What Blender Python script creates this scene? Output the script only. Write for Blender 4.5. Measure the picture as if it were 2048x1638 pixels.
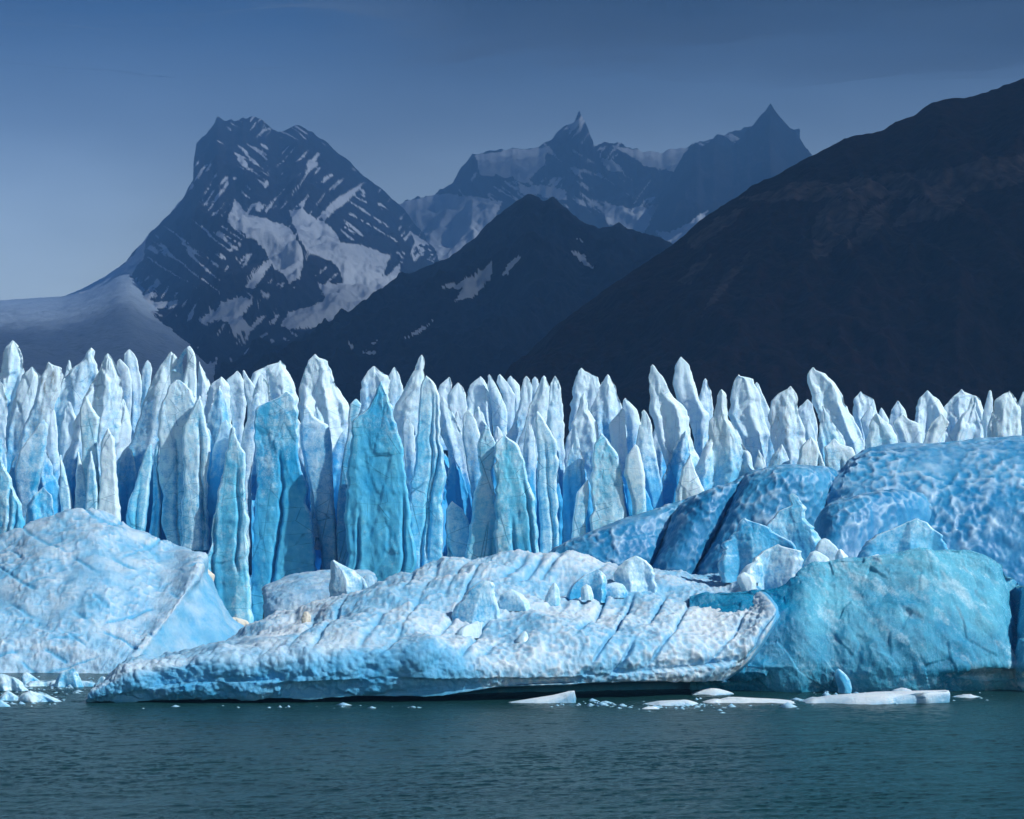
import bpy, math, random
import numpy as np

# ------------------------------------------------------------------ camera, sky, sun, exposure
sc = bpy.context.scene
for o in list(bpy.data.objects):
    bpy.data.objects.remove(o, do_unlink=True)
COL = sc.collection
F, CX, HY, CH = 4107.0, 1024.0, 1100.0, 20.0      # focal length in photo pixels, centre column, horizon row, eye height (m)

cam_d = bpy.data.cameras.new('camera')
cam = bpy.data.objects.new('camera', cam_d)
COL.objects.link(cam)
cam.location = (0, 0, CH)
cam.rotation_euler = (math.radians(90), 0, 0)
cam_d.sensor_width = 36.0
cam_d.lens = F / 2048 * 36.0
cam_d.shift_y = (HY - 819.0) / 2048
cam_d.clip_start = 0.5
cam_d.clip_end = 60000
sc.camera = cam

SUN_EL, SUN_AZ = math.radians(42), math.radians(113)     # azimuth clockwise from the view direction
world = bpy.data.worlds.new('World')
sc.world = world
world.use_nodes = True
nt = world.node_tree
nt.nodes.clear()
wo = nt.nodes.new('ShaderNodeOutputWorld')
bg = nt.nodes.new('ShaderNodeBackground')
sky = nt.nodes.new('ShaderNodeTexSky')
sky.sky_type = 'NISHITA'
sky.sun_disc = False
sky.sun_elevation = SUN_EL
sky.sun_rotation = SUN_AZ
sky.air_density = 1.2
sky.dust_density = 0.6
sky.ozone_density = 2.5
tint = nt.nodes.new('ShaderNodeMix'); tint.data_type = 'RGBA'; tint.blend_type = 'MULTIPLY'
tint.inputs['Factor'].default_value = 1.0
tint.inputs[7].default_value = (0.18, 0.46, 0.86, 1)
tc = nt.nodes.new('ShaderNodeTexCoord')
mp = nt.nodes.new('ShaderNodeMapping'); mp.inputs['Scale'].default_value = (1.0, 1.0, 2.6)
nz_ = nt.nodes.new('ShaderNodeTexNoise'); nz_.inputs['Scale'].default_value = 2.2; nz_.inputs['Detail'].default_value = 5; nz_.inputs['Roughness'].default_value = 0.5
rp = nt.nodes.new('ShaderNodeMapRange'); rp.inputs[1].default_value = 0.3; rp.inputs[2].default_value = 0.7; rp.inputs[3].default_value = 0.55; rp.inputs[4].default_value = 1.25
cm = nt.nodes.new('ShaderNodeMix'); cm.data_type = 'RGBA'; cm.blend_type = 'MULTIPLY'; cm.inputs['Factor'].default_value = 1.0
nt.links.new(sky.outputs[0], tint.inputs[6])
nt.links.new(tc.outputs['Generated'], mp.inputs[0]); nt.links.new(mp.outputs[0], nz_.inputs[0])
nt.links.new(nz_.outputs[0], rp.inputs[0]); nt.links.new(rp.outputs[0], cm.inputs[7])
nt.links.new(tint.outputs[2], cm.inputs[6])
sx = nt.nodes.new('ShaderNodeSeparateXYZ'); nt.links.new(tc.outputs['Generated'], sx.inputs[0])
hz = nt.nodes.new('ShaderNodeMapRange'); hz.interpolation_type = 'SMOOTHSTEP'
for i_, q_ in enumerate((0.13, 0.27, 1.0, 0.0)): hz.inputs[i_ + 1].default_value = q_     # overcast sky, palest just above the horizon all round
nt.links.new(sx.outputs['Z'], hz.inputs[0])
hm = nt.nodes.new('ShaderNodeMix'); hm.data_type = 'RGBA'; hm.blend_type = 'MULTIPLY'; hm.inputs['Factor'].default_value = 1.0
hc = nt.nodes.new('ShaderNodeMix'); hc.data_type = 'RGBA'
hc.inputs[6].default_value = (1, 1, 1, 1); hc.inputs[7].default_value = (29.0, 10.2, 5.2, 1)
nt.links.new(hz.outputs[0], hc.inputs['Factor'])
nt.links.new(cm.outputs[2], hm.inputs[6]); nt.links.new(hc.outputs[2], hm.inputs[7])
nt.links.new(hm.outputs[2], bg.inputs[0])
bg.inputs[1].default_value = 0.05
nt.links.new(bg.outputs[0], wo.inputs[0])

sun_d = bpy.data.lights.new('sun', 'SUN')
sun_d.energy = 5.0
sun_d.angle = math.radians(0.6)
sun_d.color = (1.0, 0.98, 0.95)
sun = bpy.data.objects.new('sun', sun_d)
COL.objects.link(sun)
from mathutils import Vector
sdir = Vector((math.cos(SUN_EL) * math.sin(SUN_AZ), math.cos(SUN_EL) * math.cos(SUN_AZ), math.sin(SUN_EL)))
sun.rotation_euler = sdir.to_track_quat('Z', 'Y').to_euler()

vs = sc.view_settings
vs.view_transform = 'Standard'; vs.look = 'None'; vs.exposure = 0.35; vs.gamma = 1.0; vs.use_curve_mapping = False
sc.render.engine = 'CYCLES'
cy = sc.cycles
cy.use_denoising = True
cy.max_bounces = 7; cy.diffuse_bounces = 4; cy.glossy_bounces = 3; cy.transmission_bounces = 4; cy.volume_bounces = 1
cy.caustics_reflective = False; cy.caustics_refractive = False
cy.sample_clamp_indirect = 6.0
cy.use_adaptive_sampling = True; cy.adaptive_threshold = 0.02

# ------------------------------------------------------------------ noise
_rng = np.random.default_rng(7)
_perm = np.concatenate([_rng.permutation(256)] * 3).astype(np.int32)
_g = _rng.normal(size=(256, 3)); _g /= np.linalg.norm(_g, axis=1)[:, None]
_g = _g.astype(np.float32)
_gx, _gy, _gz = [np.ascontiguousarray(_g[:, i]) for i in range(3)]

def perlin(x, y, z):
    x, y, z = np.broadcast_arrays(np.asarray(x, np.float32), np.asarray(y, np.float32), np.asarray(z, np.float32))
    fx = np.floor(x); fy = np.floor(y); fz = np.floor(z)
    xi = fx.astype(np.int32) & 255; yi = fy.astype(np.int32) & 255; zi = fz.astype(np.int32) & 255
    xf = x - fx; yf = y - fy; zf = z - fz
    u = xf * xf * xf * (xf * (xf * 6 - 15) + 10); v = yf * yf * yf * (yf * (yf * 6 - 15) + 10); w = zf * zf * zf * (zf * (zf * 6 - 15) + 10)
    tk = _perm.take
    res = []
    A = (tk(xi), tk(xi + 1))
    for b in (0, 1):
        for c in (0, 1):
            e = []
            for a in (0, 1):
                h = tk(tk(A[a] + (yi + b)) + (zi + c))
                e.append(_gx.take(h) * (xf - a) + _gy.take(h) * (yf - b) + _gz.take(h) * (zf - c))
            res.append(e[0] + (e[1] - e[0]) * u)
    p = res[0] + (res[2] - res[0]) * v; q = res[1] + (res[3] - res[1]) * v
    return (p + (q - p) * w) * 1.6

def fbm(x, y, z, o=4, lac=2.03, gain=0.5):
    s = 0; a = 1.0; k = 1.0
    for i in range(o):
        s = s + a * perlin(x * k + i * 17.3, y * k + i * 5.1, z * k - i * 9.7)
        a *= gain; k *= lac
    return s

def ridged(x, y, z, o=4, lac=2.1, gain=0.5):
    s = 0; a = 1.0; k = 1.0; tot = 0
    for i in range(o):
        n = 1 - np.abs(perlin(x * k + i * 31.7, y * k + i * 12.9, z * k + i * 7.7))
        s = s + a * n * n; tot += a
        a *= gain; k *= lac
    return s / tot

def worley(x, y, z, seed=0):
    """distance to nearest and second nearest feature point"""
    x, y, z = [np.asarray(a, np.float32) for a in np.broadcast_arrays(x, y, z)]
    xi = np.floor(x).astype(np.int32); yi = np.floor(y).astype(np.int32); zi = np.floor(z).astype(np.int32)
    f1 = np.full(x.shape, 9.0, np.float32); f2 = np.full(x.shape, 9.0, np.float32)
    for a in (-1, 0, 1):
        for b in (-1, 0, 1):
            for c in (-1, 0, 1):
                h = _perm[_perm[_perm[(xi + a + seed) & 255] + ((yi + b) & 255)] + ((zi + c) & 255)]
                ox = _g[h, 0] * 0.45 + 0.5; oy = _g[h, 1] * 0.45 + 0.5; oz = _g[h, 2] * 0.45 + 0.5
                d = (xi + a + ox - x) ** 2 + (yi + b + oy - y) ** 2 + (zi + c + oz - z) ** 2
                f2 = np.minimum(f2, np.maximum(f1, d)); f1 = np.minimum(f1, d)
    return np.sqrt(f1), np.sqrt(f2)

def facets(x, y, z, seed=0):
    """chipped planes: inside every cell a tilted plane, with steps where cells meet"""
    x, y, z = [np.asarray(a, np.float32) for a in np.broadcast_arrays(x, y, z)]
    xi = np.floor(x).astype(np.int32); yi = np.floor(y).astype(np.int32); zi = np.floor(z).astype(np.int32)
    f1 = np.full(x.shape, 9.0, np.float32); val = np.zeros(x.shape, np.float32)
    for a in (-1, 0, 1):
        for b in (-1, 0, 1):
            for c in (-1, 0, 1):
                h = _perm.take(_perm.take(_perm.take((xi + a + seed) & 255) + ((yi + b) & 255)) + ((zi + c) & 255))
                dx = xi + a + _gx.take(h) * 0.45 + 0.5 - x; dy = yi + b + _gy.take(h) * 0.45 + 0.5 - y; dz = zi + c + _gz.take(h) * 0.45 + 0.5 - z
                d = dx * dx + dy * dy + dz * dz
                h2 = _perm.take(h + 91)
                v = _gx.take(h2) * dx + _gy.take(h2) * dy + _gz.take(h2) * dz + 0.35 * _gx.take(_perm.take(h2 + 7))
                m = d < f1
                val = np.where(m, v, val); f1 = np.where(m, d, f1)
    return val

def sstep(a, b, x):
    t = np.clip((x - a) / (b - a), 0, 1)
    return t * t * (3 - 2 * t)

# ------------------------------------------------------------------ mesh helpers
def W(px, py, D):
    return ((px - CX) / F * D, D, CH + (HY - py) / F * D)

def tag(o, label=None, cat=None, group=None, kind=None):
    if label: o['label'] = label
    if cat: o['category'] = cat
    if group: o['group'] = group
    if kind: o['kind'] = kind
    return o

def empty(name, loc=(0, 0, 0)):
    o = bpy.data.objects.new(name, None)
    COL.objects.link(o); o.location = loc
    return o

def mesh_obj(name, verts, faces, mat, parent=None, attrs=None, smooth=True):
    verts = np.asarray(verts, np.float32); faces = np.asarray(faces, np.int32)
    me = bpy.data.meshes.new(name)
    n = len(faces); k = faces.shape[1]
    me.vertices.add(len(verts)); me.vertices.foreach_set('co', verts.ravel())
    me.loops.add(n * k); me.loops.foreach_set('vertex_index', faces.ravel())
    me.polygons.add(n); me.polygons.foreach_set('loop_start', np.arange(0, n * k, k, dtype=np.int32))
    me.update(calc_edges=True)
    if smooth:
        me.polygons.foreach_set('use_smooth', np.ones(n, bool))
    for nm, arr in (attrs or {}).items():
        a = me.attributes.new(nm, 'FLOAT', 'POINT'); a.data.foreach_set('value', np.asarray(arr, np.float32).ravel())
    me.materials.append(mat)
    o = bpy.data.objects.new(name, me)
    COL.objects.link(o)
    if parent is not None:
        o.parent = parent
        o.matrix_parent_inverse = parent.matrix_world.inverted() if False else o.matrix_parent_inverse
    return o

def grid_faces(n, m, wrap=False, flip=False):
    """quads for an n x m grid of points, index i*m+j; wrap joins j=m-1 to j=0"""
    i = np.arange(n - 1)[:, None]; j = np.arange(m if wrap else m - 1)[None, :]
    j2 = (j + 1) % m
    a = i * m + j; b = i * m + j2; c = (i + 1) * m + j2; d = (i + 1) * m + j
    q = np.stack([a, b, c, d], -1).reshape(-1, 4)
    return q[:, ::-1] if flip else q

def grid_normals(P, wrap=False):
    du = np.gradient(P, axis=0)
    if wrap:
        dv = np.roll(P, -1, 1) - np.roll(P, 1, 1)
    else:
        dv = np.gradient(P, axis=1)
    n = np.cross(du, dv)
    return n / (np.linalg.norm(n, axis=-1, keepdims=True) + 1e-9)

def catmull(C, n):
    """resample control rows C[k, ...] at n points along axis 0 with a centripetal-like cubic"""
    C = np.asarray(C, float); k = len(C)
    t = np.linspace(0, k - 1, n); i = np.clip(np.floor(t).astype(int), 0, k - 2); f = (t - i)
    f = f.reshape((-1,) + (1,) * (C.ndim - 1))
    E = np.concatenate([2 * C[:1] - C[1:2], C, 2 * C[-1:] - C[-2:-1]], 0)
    p0, p1, p2, p3 = E[i], E[i + 1], E[i + 2], E[i + 3]
    m1 = (p2 - p0) * 0.42; m2 = (p3 - p1) * 0.42
    h = f * f * f; q = f * f
    return (2 * h - 3 * q + 1) * p1 + (h - 2 * q + f) * m1 + (-2 * h + 3 * q) * p2 + (h - q) * m2

def loft(ctrl, n, m):
    """ctrl[col][row] = (px, py, depth) -> n x m grid of world points and the same grid in photo pixels"""
    C = np.array([[W(*p) for p in col] for col in ctrl])
    return catmull(np.swapaxes(catmull(C, n), 0, 1), m).swapaxes(0, 1)

def pix(P):
    return P[..., 0] / P[..., 1] * F + CX, HY - (P[..., 2] - CH) / P[..., 1] * F

def in_poly(x, y, poly):
    r = np.zeros(x.shape, bool); n = len(poly)
    for i in range(n):
        x1, y1 = poly[i]; x2, y2 = poly[(i + 1) % n]
        if y1 == y2: continue
        c = ((y1 > y) != (y2 > y)) & (x < (x2 - x1) * (y - y1) / (y2 - y1) + x1)
        r ^= c
    return r

# ------------------------------------------------------------------ materials
def new_mat(name):
    m = bpy.data.materials.new(name); m.use_nodes = True
    t = m.node_tree; t.nodes.clear()
    out = t.nodes.new('ShaderNodeOutputMaterial')
    return m, t, out

class NB:
    """tiny node builder"""
    def __init__(s, t): s.t = t; s.L = t.links.new
    def n(s, kind, **kw):
        x = s.t.nodes.new(kind)
        for k, v in kw.items(): setattr(x, k, v)
        return x
    def attr(s, nm):
        a = s.n('ShaderNodeAttribute'); a.attribute_name = nm; return a.outputs['Fac']
    def pos(s): return s.n('ShaderNodeNewGeometry').outputs['Position']
    def mapv(s, v, scale=(1, 1, 1), rot=(0, 0, 0)):
        m = s.n('ShaderNodeMapping'); m.inputs['Scale'].default_value = scale; m.inputs['Rotation'].default_value = rot
        s.L(v, m.inputs[0]); return m.outputs[0]
    def noise(s, v, scale, detail=4, rough=0.55, dist=0):
        x = s.n('ShaderNodeTexNoise'); x.inputs['Scale'].default_value = scale; x.inputs['Detail'].default_value = detail
        x.inputs['Roughness'].default_value = rough; x.inputs['Distortion'].default_value = dist
        s.L(v, x.inputs[0]); return x.outputs[0]
    def voro(s, v, scale, feature='F1'):
        x = s.n('ShaderNodeTexVoronoi', feature=feature); x.inputs['Scale'].default_value = scale
        s.L(v, x.inputs[0]); return x.outputs['Distance']
    def rng(s, v, a, b, c, d, smooth=False):
        x = s.n('ShaderNodeMapRange')
        if smooth: x.interpolation_type = 'SMOOTHSTEP'
        for i, q in enumerate((a, b, c, d)): x.inputs[i + 1].default_value = q
        s.L(v, x.inputs[0]); return x.outputs[0]
    def math(s, op, a, b=None, clamp=False):
        x = s.n('ShaderNodeMath', operation=op); x.use_clamp = clamp
        for i, q in enumerate((a, b)):
            if q is None: continue
            if isinstance(q, (int, float)): x.inputs[i].default_value = q
            else: s.L(q, x.inputs[i])
        return x.outputs[0]
    def mix(s, f, a, b, mode='MIX'):
        x = s.n('ShaderNodeMix', data_type='RGBA', blend_type=mode)
        for idx, q in ((0, f), (6, a), (7, b)):
            if isinstance(q, (int, float)): x.inputs[idx].default_value = q
            elif isinstance(q, tuple): x.inputs[idx].default_value = q + (1,)
            else: s.L(q, x.inputs[idx])
        return x.outputs[2]
    def bump(s, h, strength, dist, normal=None):
        x = s.n('ShaderNodeBump'); x.inputs['Strength'].default_value = strength; x.inputs['Distance'].default_value = dist
        s.L(h, x.inputs['Height'])
        if normal is not None: s.L(normal, x.inputs['Normal'])
        return x.outputs[0]

def ice_material(name, deep, cyan, white, crust=0.0, veins=0.0, rough=0.45, bump1=0.14, bump2=0.32, sss=0.15, srad=(0.2, 0.6, 1.3), dirt=True, spec=0.4, blotch=0.25, wn=0.28):
    """attributes: w = weathered white crust, c = clear to bubbly ice, both also painted for light and shade, dirt = rock dust"""
    m, t, out = new_mat(name); b = NB(t)
    p = b.pos()
    big = b.noise(p, 0.09, 4, 0.6)
    med = b.noise(p, 0.5, 5, 0.65)
    fine = b.noise(p, 2.6, 4, 0.6)
    c = b.math('ADD', b.attr('c'), b.rng(big, 0.3, 0.7, -blotch, blotch))
    c = b.math('ADD', c, b.rng(med, 0.3, 0.7, -0.22, 0.22), clamp=True)
    base = b.mix(c, deep, cyan)
    w = b.math('ADD', b.attr('w'), b.rng(med, 0.25, 0.75, -wn, wn))
    w = b.math('ADD', w, b.rng(fine, 0.3, 0.7, -wn * 0.5, wn * 0.5))
    w = b.math('ADD', w, crust, clamp=True)
    base = b.mix(b.rng(w, 0.1, 0.9, 0, 1, True), base, white)
    if veins > 0:
        v1 = b.voro(b.mapv(b.mix(0.12, p, b.n('ShaderNodeTexNoise').outputs[1]), (0.11, 0.08, 0.03), (0.0, 0.5, 0.0)), 1.0, 'DISTANCE_TO_EDGE')
        v2 = b.voro(b.mapv(p, (0.07, 0.06, 0.22), (0.0, -0.45, 0.2)), 1.0, 'DISTANCE_TO_EDGE')
        vm = b.math('MINIMUM', v1, v2)
        vk = b.math('MULTIPLY', b.rng(vm, 0.0, 0.014, veins, 0.0), b.rng(big, 0.42, 0.58, 0.0, 1.0))
        base = b.mix(vk, base, tuple(x * 0.5 for x in deep))
    if dirt:
        dn = b.math('MULTIPLY', b.attr('dirt'), b.rng(b.noise(b.mapv(p, (1, 1, 0.3)), 0.9, 5, 0.75), 0.5, 0.72, 0.0, 1.0))
        base = b.mix(dn, base, (0.13, 0.115, 0.095))
    bs = b.n('ShaderNodeBsdfPrincipled')
    b.L(base, bs.inputs['Base Color'])
    b.L(b.rng(fine, 0.3, 0.7, rough - 0.12, rough + 0.15), bs.inputs['Roughness'])
    bs.inputs['IOR'].default_value = 1.31
    bs.inputs['Specular IOR Level'].default_value = spec
    bs.inputs['Subsurface Weight'].default_value = sss
    bs.inputs['Subsurface Radius'].default_value = srad
    bs.inputs['Subsurface Scale'].default_value = 1.0
    nrm = b.bump(med, bump1, 1.2)
    nrm = b.bump(b.noise(b.mapv(p, (1, 1, 0.55)), 1.6, 8, 0.78), bump2, 0.5, nrm)
    b.L(nrm, bs.inputs['Normal'])
    b.L(bs.outputs[0], out.inputs[0])
    return m

WHITE = (0.60, 0.79, 0.89)
M_WALL = ice_material('ice_calved_wall', (0.006, 0.30, 0.62), (0.13, 0.56, 0.80), WHITE, veins=0.8)
M_TOP = ice_material('ice_weathered_pinnacle', (0.03, 0.36, 0.70), (0.26, 0.63, 0.84), WHITE, veins=0.45, bump1=0.15)
M_BERG = ice_material('ice_weathered_berg', (0.03, 0.29, 0.55), (0.19, 0.43, 0.61), (0.52, 0.61, 0.67), blotch=0.10, wn=0.10, bump1=0.15, bump2=0.45)
M_BLUE = ice_material('ice_smooth_blue', (0.010, 0.17, 0.37), (0.06, 0.30, 0.51), (0.28, 0.45, 0.60), rough=0.40, bump1=0.05, bump2=0.16, wn=0.08, blotch=0.25, dirt=False, spec=0.6)
M_FRESH = ice_material('ice_fresh_fracture', (0.004, 0.21, 0.40), (0.10, 0.43, 0.60), (0.42, 0.62, 0.73), rough=0.2, bump1=0.16, bump2=0.6, wn=0.2, dirt=False, spec=0.7)
M_BLOCK = ice_material('ice_glassy_block', (0.01, 0.28, 0.56), (0.12, 0.45, 0.66), (0.50, 0.68, 0.78), rough=0.3, bump1=0.15, bump2=0.1, dirt=False, spec=0.6)
M_DIRTY = ice_material('ice_silty', (0.32, 0.29, 0.22), (0.46, 0.42, 0.33), (0.62, 0.60, 0.52), bump1=0.4, bump2=0.3, sss=0.1)

def rock_material(name, dark, mid, light, snow=(0.48, 0.56, 0.66), scale=1.0, canopy=0.0):
    """attributes: s = snow cover, r = bare pale rock"""
    m, t, out = new_mat(name); b = NB(t)
    p = b.pos()
    n1 = b.noise(p, 0.004 / scale, 6, 0.65)
    n2 = b.noise(p, 0.03 / scale, 6, 0.7)
    base = b.mix(b.rng(n1, 0.35, 0.65, 0, 1), dark, mid)
    rk = b.math('ADD', b.attr('r'), b.rng(n2, 0.3, 0.7, -0.35, 0.35))
    base = b.mix(b.rng(rk, 0.35, 0.75, 0, 1), base, b.mix(b.rng(n2, 0.35, 0.65, 0, 1), tuple(x * 0.6 for x in light), light))
    if canopy > 0:
        cn = b.voro(p, 0.11, 'F1')
        base = b.mix(b.rng(cn, 0.1, 0.8, 0.0, canopy), base, tuple(x * 0.25 for x in dark))
    sn = b.math('ADD', b.attr('s'), b.rng(n2, 0.25, 0.75, -0.25, 0.25))
    base = b.mix(b.rng(sn, 0.30, 0.72, 0, 1, True), base, snow)
    bs = b.n('ShaderNodeBsdfPrincipled')
    b.L(base, bs.inputs['Base Color']); bs.inputs['Roughness'].default_value = 0.9; bs.inputs['Specular IOR Level'].default_value = 0.1
    b.L(b.bump(n2, 0.6, 18.0 * scale), bs.inputs['Normal'])
    b.L(bs.outputs[0], out.inputs[0])
    return m

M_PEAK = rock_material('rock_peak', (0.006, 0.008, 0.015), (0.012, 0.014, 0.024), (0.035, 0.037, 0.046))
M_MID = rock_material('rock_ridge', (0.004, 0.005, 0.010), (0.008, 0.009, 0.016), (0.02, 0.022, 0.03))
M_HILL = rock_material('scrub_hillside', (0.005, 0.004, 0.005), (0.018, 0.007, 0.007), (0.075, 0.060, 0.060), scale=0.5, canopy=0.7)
M_FIELD = rock_material('far_icefield', (0.2, 0.3, 0.4), (0.25, 0.35, 0.45), (0.3, 0.4, 0.5), snow=(0.46, 0.60, 0.76))

def water_material():
    m, t, out = new_mat('silty_lake_water'); b = NB(t)
    p = b.pos()
    n1 = b.noise(b.mapv(p, (0.03, 0.05, 0.03)), 1.0, 4)
    base = b.mix(b.rng(n1, 0.3, 0.7, 0, 1), (0.004, 0.027, 0.030), (0.007, 0.037, 0.039))
    bs = b.n('ShaderNodeBsdfPrincipled')
    b.L(base, bs.inputs['Base Color']); bs.inputs['Roughness'].default_value = 0.2; bs.inputs['IOR'].default_value = 1.33; bs.inputs['Specular IOR Level'].default_value = 0.13
    nr = b.bump(b.noise(b.mapv(p, (1.0, 0.55, 1.0), (0, 0, 0.35)), 1.5, 5, 0.7, 0.6), 0.9, 0.35)
    nr = b.bump(b.noise(p, 5.0, 4, 0.6), 0.3, 0.08, nr)
    b.L(nr, bs.inputs['Normal'])
    b.L(bs.outputs[0], out.inputs[0])
    return m
M_WATER = water_material()

# ------------------------------------------------------------------ terrain
def mountain(name, sky_line, base_py, d_sky, d_base, n, m, mat, amp, fr, seed, snow_polys=(), rock_polys=(), streak=0.0, snow_bias=0.0, label=None, bow=0.0, warp=6.0, streak_dir=0.6, back=900.0, jag=0.0, slump=1.0):
    sl = np.array(sky_line, float)
    t = np.linspace(0, 1, n)
    px = np.interp(t, np.linspace(0, 1, len(sl)), sl[:, 0]); py = np.interp(t, np.linspace(0, 1, len(sl)), sl[:, 1])
    # arc length parameterisation keeps the outline even
    seg = np.concatenate([[0], np.cumsum(np.hypot(np.diff(sl[:, 0]), 0.5 * np.diff(sl[:, 1])))]); seg /= seg[-1]
    px = np.interp(t, seg, sl[:, 0]); py = np.interp(t, seg, sl[:, 1])
    py = py + jag * (fbm(px * 0.05, seed * 3.3, 0.0, 4) )
    ds = np.interp(t, [0, 1], d_sky); db = np.interp(t, [0, 1], d_base)
    top = np.stack(W(px, py, ds), -1)
    bx = np.interp(t, [0, 1], (sl[0, 0], sl[-1, 0])) * 0.5 + px * 0.5
    bot = np.stack(W(bx, np.full(n, base_py), db), -1)
    v = np.linspace(0, 1, m)[None, :, None]                    # 0 base, 1 skyline
    P = bot[:, None] * (1 - v) + top[:, None] * v
    P[..., 2] += -bow * (v * (1 - v) * 4)[..., 0] * (top[:, None, 2] - bot[:, None, 2])
    X, Y, Z = P[..., 0], P[..., 1], P[..., 2]
    fade = np.minimum(1, (1 - v[..., 0]) * 4 + 0.12)
    hgt = (ridged(X * fr, Y * fr * 0.4, seed, 6) - 0.55) * amp * fade
    hgt += fbm(X * fr * 3, Y * fr * 1.3, seed + 5.0, 4) * amp * 0.14 * fade
    nrm = np.array([0, -0.75, 0.66])
    P = P + hgt[..., None] * nrm
    # back slope so that the mountain is a body
    bk = P[:, -1:, :] + np.array([0, back, 0]) ; bk[..., 2] = -20
    mid = P[:, -1:, :] * 0.55 + bk * 0.45; mid[..., 2] = P[:, -1:, 2] * 0.5
    P = np.concatenate([P, mid, bk], 1)
    N = grid_normals(P)
    qx, qy = pix(P)
    wx = qx + warp * fbm(qx * 0.02, qy * 0.02, seed + 1.0, 4); wy = qy + warp * fbm(qx * 0.02, qy * 0.02, seed + 11.0, 4)
    S = np.zeros(qx.shape) + snow_bias
    for poly in snow_polys:
        S = np.where(in_poly(wx, wy, poly), 0.95, S)
    if streak > 0:
        a = qx * math.cos(streak_dir) + qy * math.sin(streak_dir); c2 = -qx * math.sin(streak_dir) + qy * math.cos(streak_dir)
        st = ridged(a * 0.006, c2 * 0.05, seed + 2.0, 5)
        a = qx * math.cos(-0.9) + qy * math.sin(-0.9); c2 = -qx * math.sin(-0.9) + qy * math.cos(-0.9)
        st2 = ridged(a * 0.008, c2 * 0.045, seed + 8.0, 5)
        reg = sstep(-0.25, 0.25, fbm(qx * 0.009, qy * 0.009, seed + 4.0, 3))
        S = np.maximum(S, streak * sstep(0.66, 0.80, np.maximum(st * reg, st2 * (1 - 0.6 * reg))))
    R = np.zeros(qx.shape)
    for poly in rock_polys:
        R = np.where(in_poly(wx, wy, poly), 0.85, R)
    o = mesh_obj(name, P.reshape(-1, 3), grid_faces(P.shape[0], P.shape[1], flip=True), mat, attrs={'s': S, 'r': R})
    return tag(o, label, 'mountain', kind='structure')

# far icefield behind the glacier, at the left
mountain('snowfield', [(-1500, 760), (-1000, 700), (-600, 655), (-300, 622), (0, 601), (70, 596), (125, 593), (165, 577), (205, 556), (240, 532), (262, 528), (300, 560), (360, 610), (430, 680)], 800, (11000, 15500), (3600, 3900), 220, 110, M_FIELD, 50, 0.006, 3.0, snow_bias=0.62, label='pale snowfield sloping down to the glacier beside the highest peak')
# far snowy massif
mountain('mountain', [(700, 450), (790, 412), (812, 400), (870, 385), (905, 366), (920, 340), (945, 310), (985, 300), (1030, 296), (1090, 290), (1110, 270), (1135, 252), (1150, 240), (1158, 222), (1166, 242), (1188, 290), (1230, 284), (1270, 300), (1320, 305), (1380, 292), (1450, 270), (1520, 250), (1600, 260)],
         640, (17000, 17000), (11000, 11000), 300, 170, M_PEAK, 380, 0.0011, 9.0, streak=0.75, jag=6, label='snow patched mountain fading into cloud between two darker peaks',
         snow_polys=[[(780, 420), (815, 400), (880, 388), (930, 390), (1005, 405), (975, 460), (930, 520), (880, 520), (830, 450)], [(950, 312), (1000, 302), (1100, 294), (1085, 330), (1050, 365), (1000, 352), (962, 345)],
                     [(1040, 368), (1130, 380), (1128, 400), (1060, 390)], [(1210, 400), (1260, 420), (1320, 405), (1290, 465), (1215, 450)], [(1225, 292), (1300, 300), (1400, 290), (1360, 350), (1330, 340), (1290, 330)], [(1200, 320), (1240, 330), (1250, 345), (1215, 345)]])
# sharp dark peak at the right back
mountain('mountain', [(1230, 520), (1300, 440), (1330, 372), (1352, 335), (1372, 305), (1390, 284), (1402, 294), (1426, 277), (1442, 292), (1470, 286), (1492, 264), (1515, 240), (1532, 218), (1541, 208), (1560, 236), (1590, 262), (1612, 300), (1650, 345), (1740, 430)],
         640, (14500, 14500), (9000, 9000), 200, 140, M_PEAK, 250, 0.0015, 21.0, streak=0.25, jag=5, label='dark sharp triangular peak standing in mist behind the brown hillside',
         snow_polys=[[(1310, 455), (1340, 462), (1390, 440), (1420, 420), (1400, 450), (1360, 490), (1330, 485)]])
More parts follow.
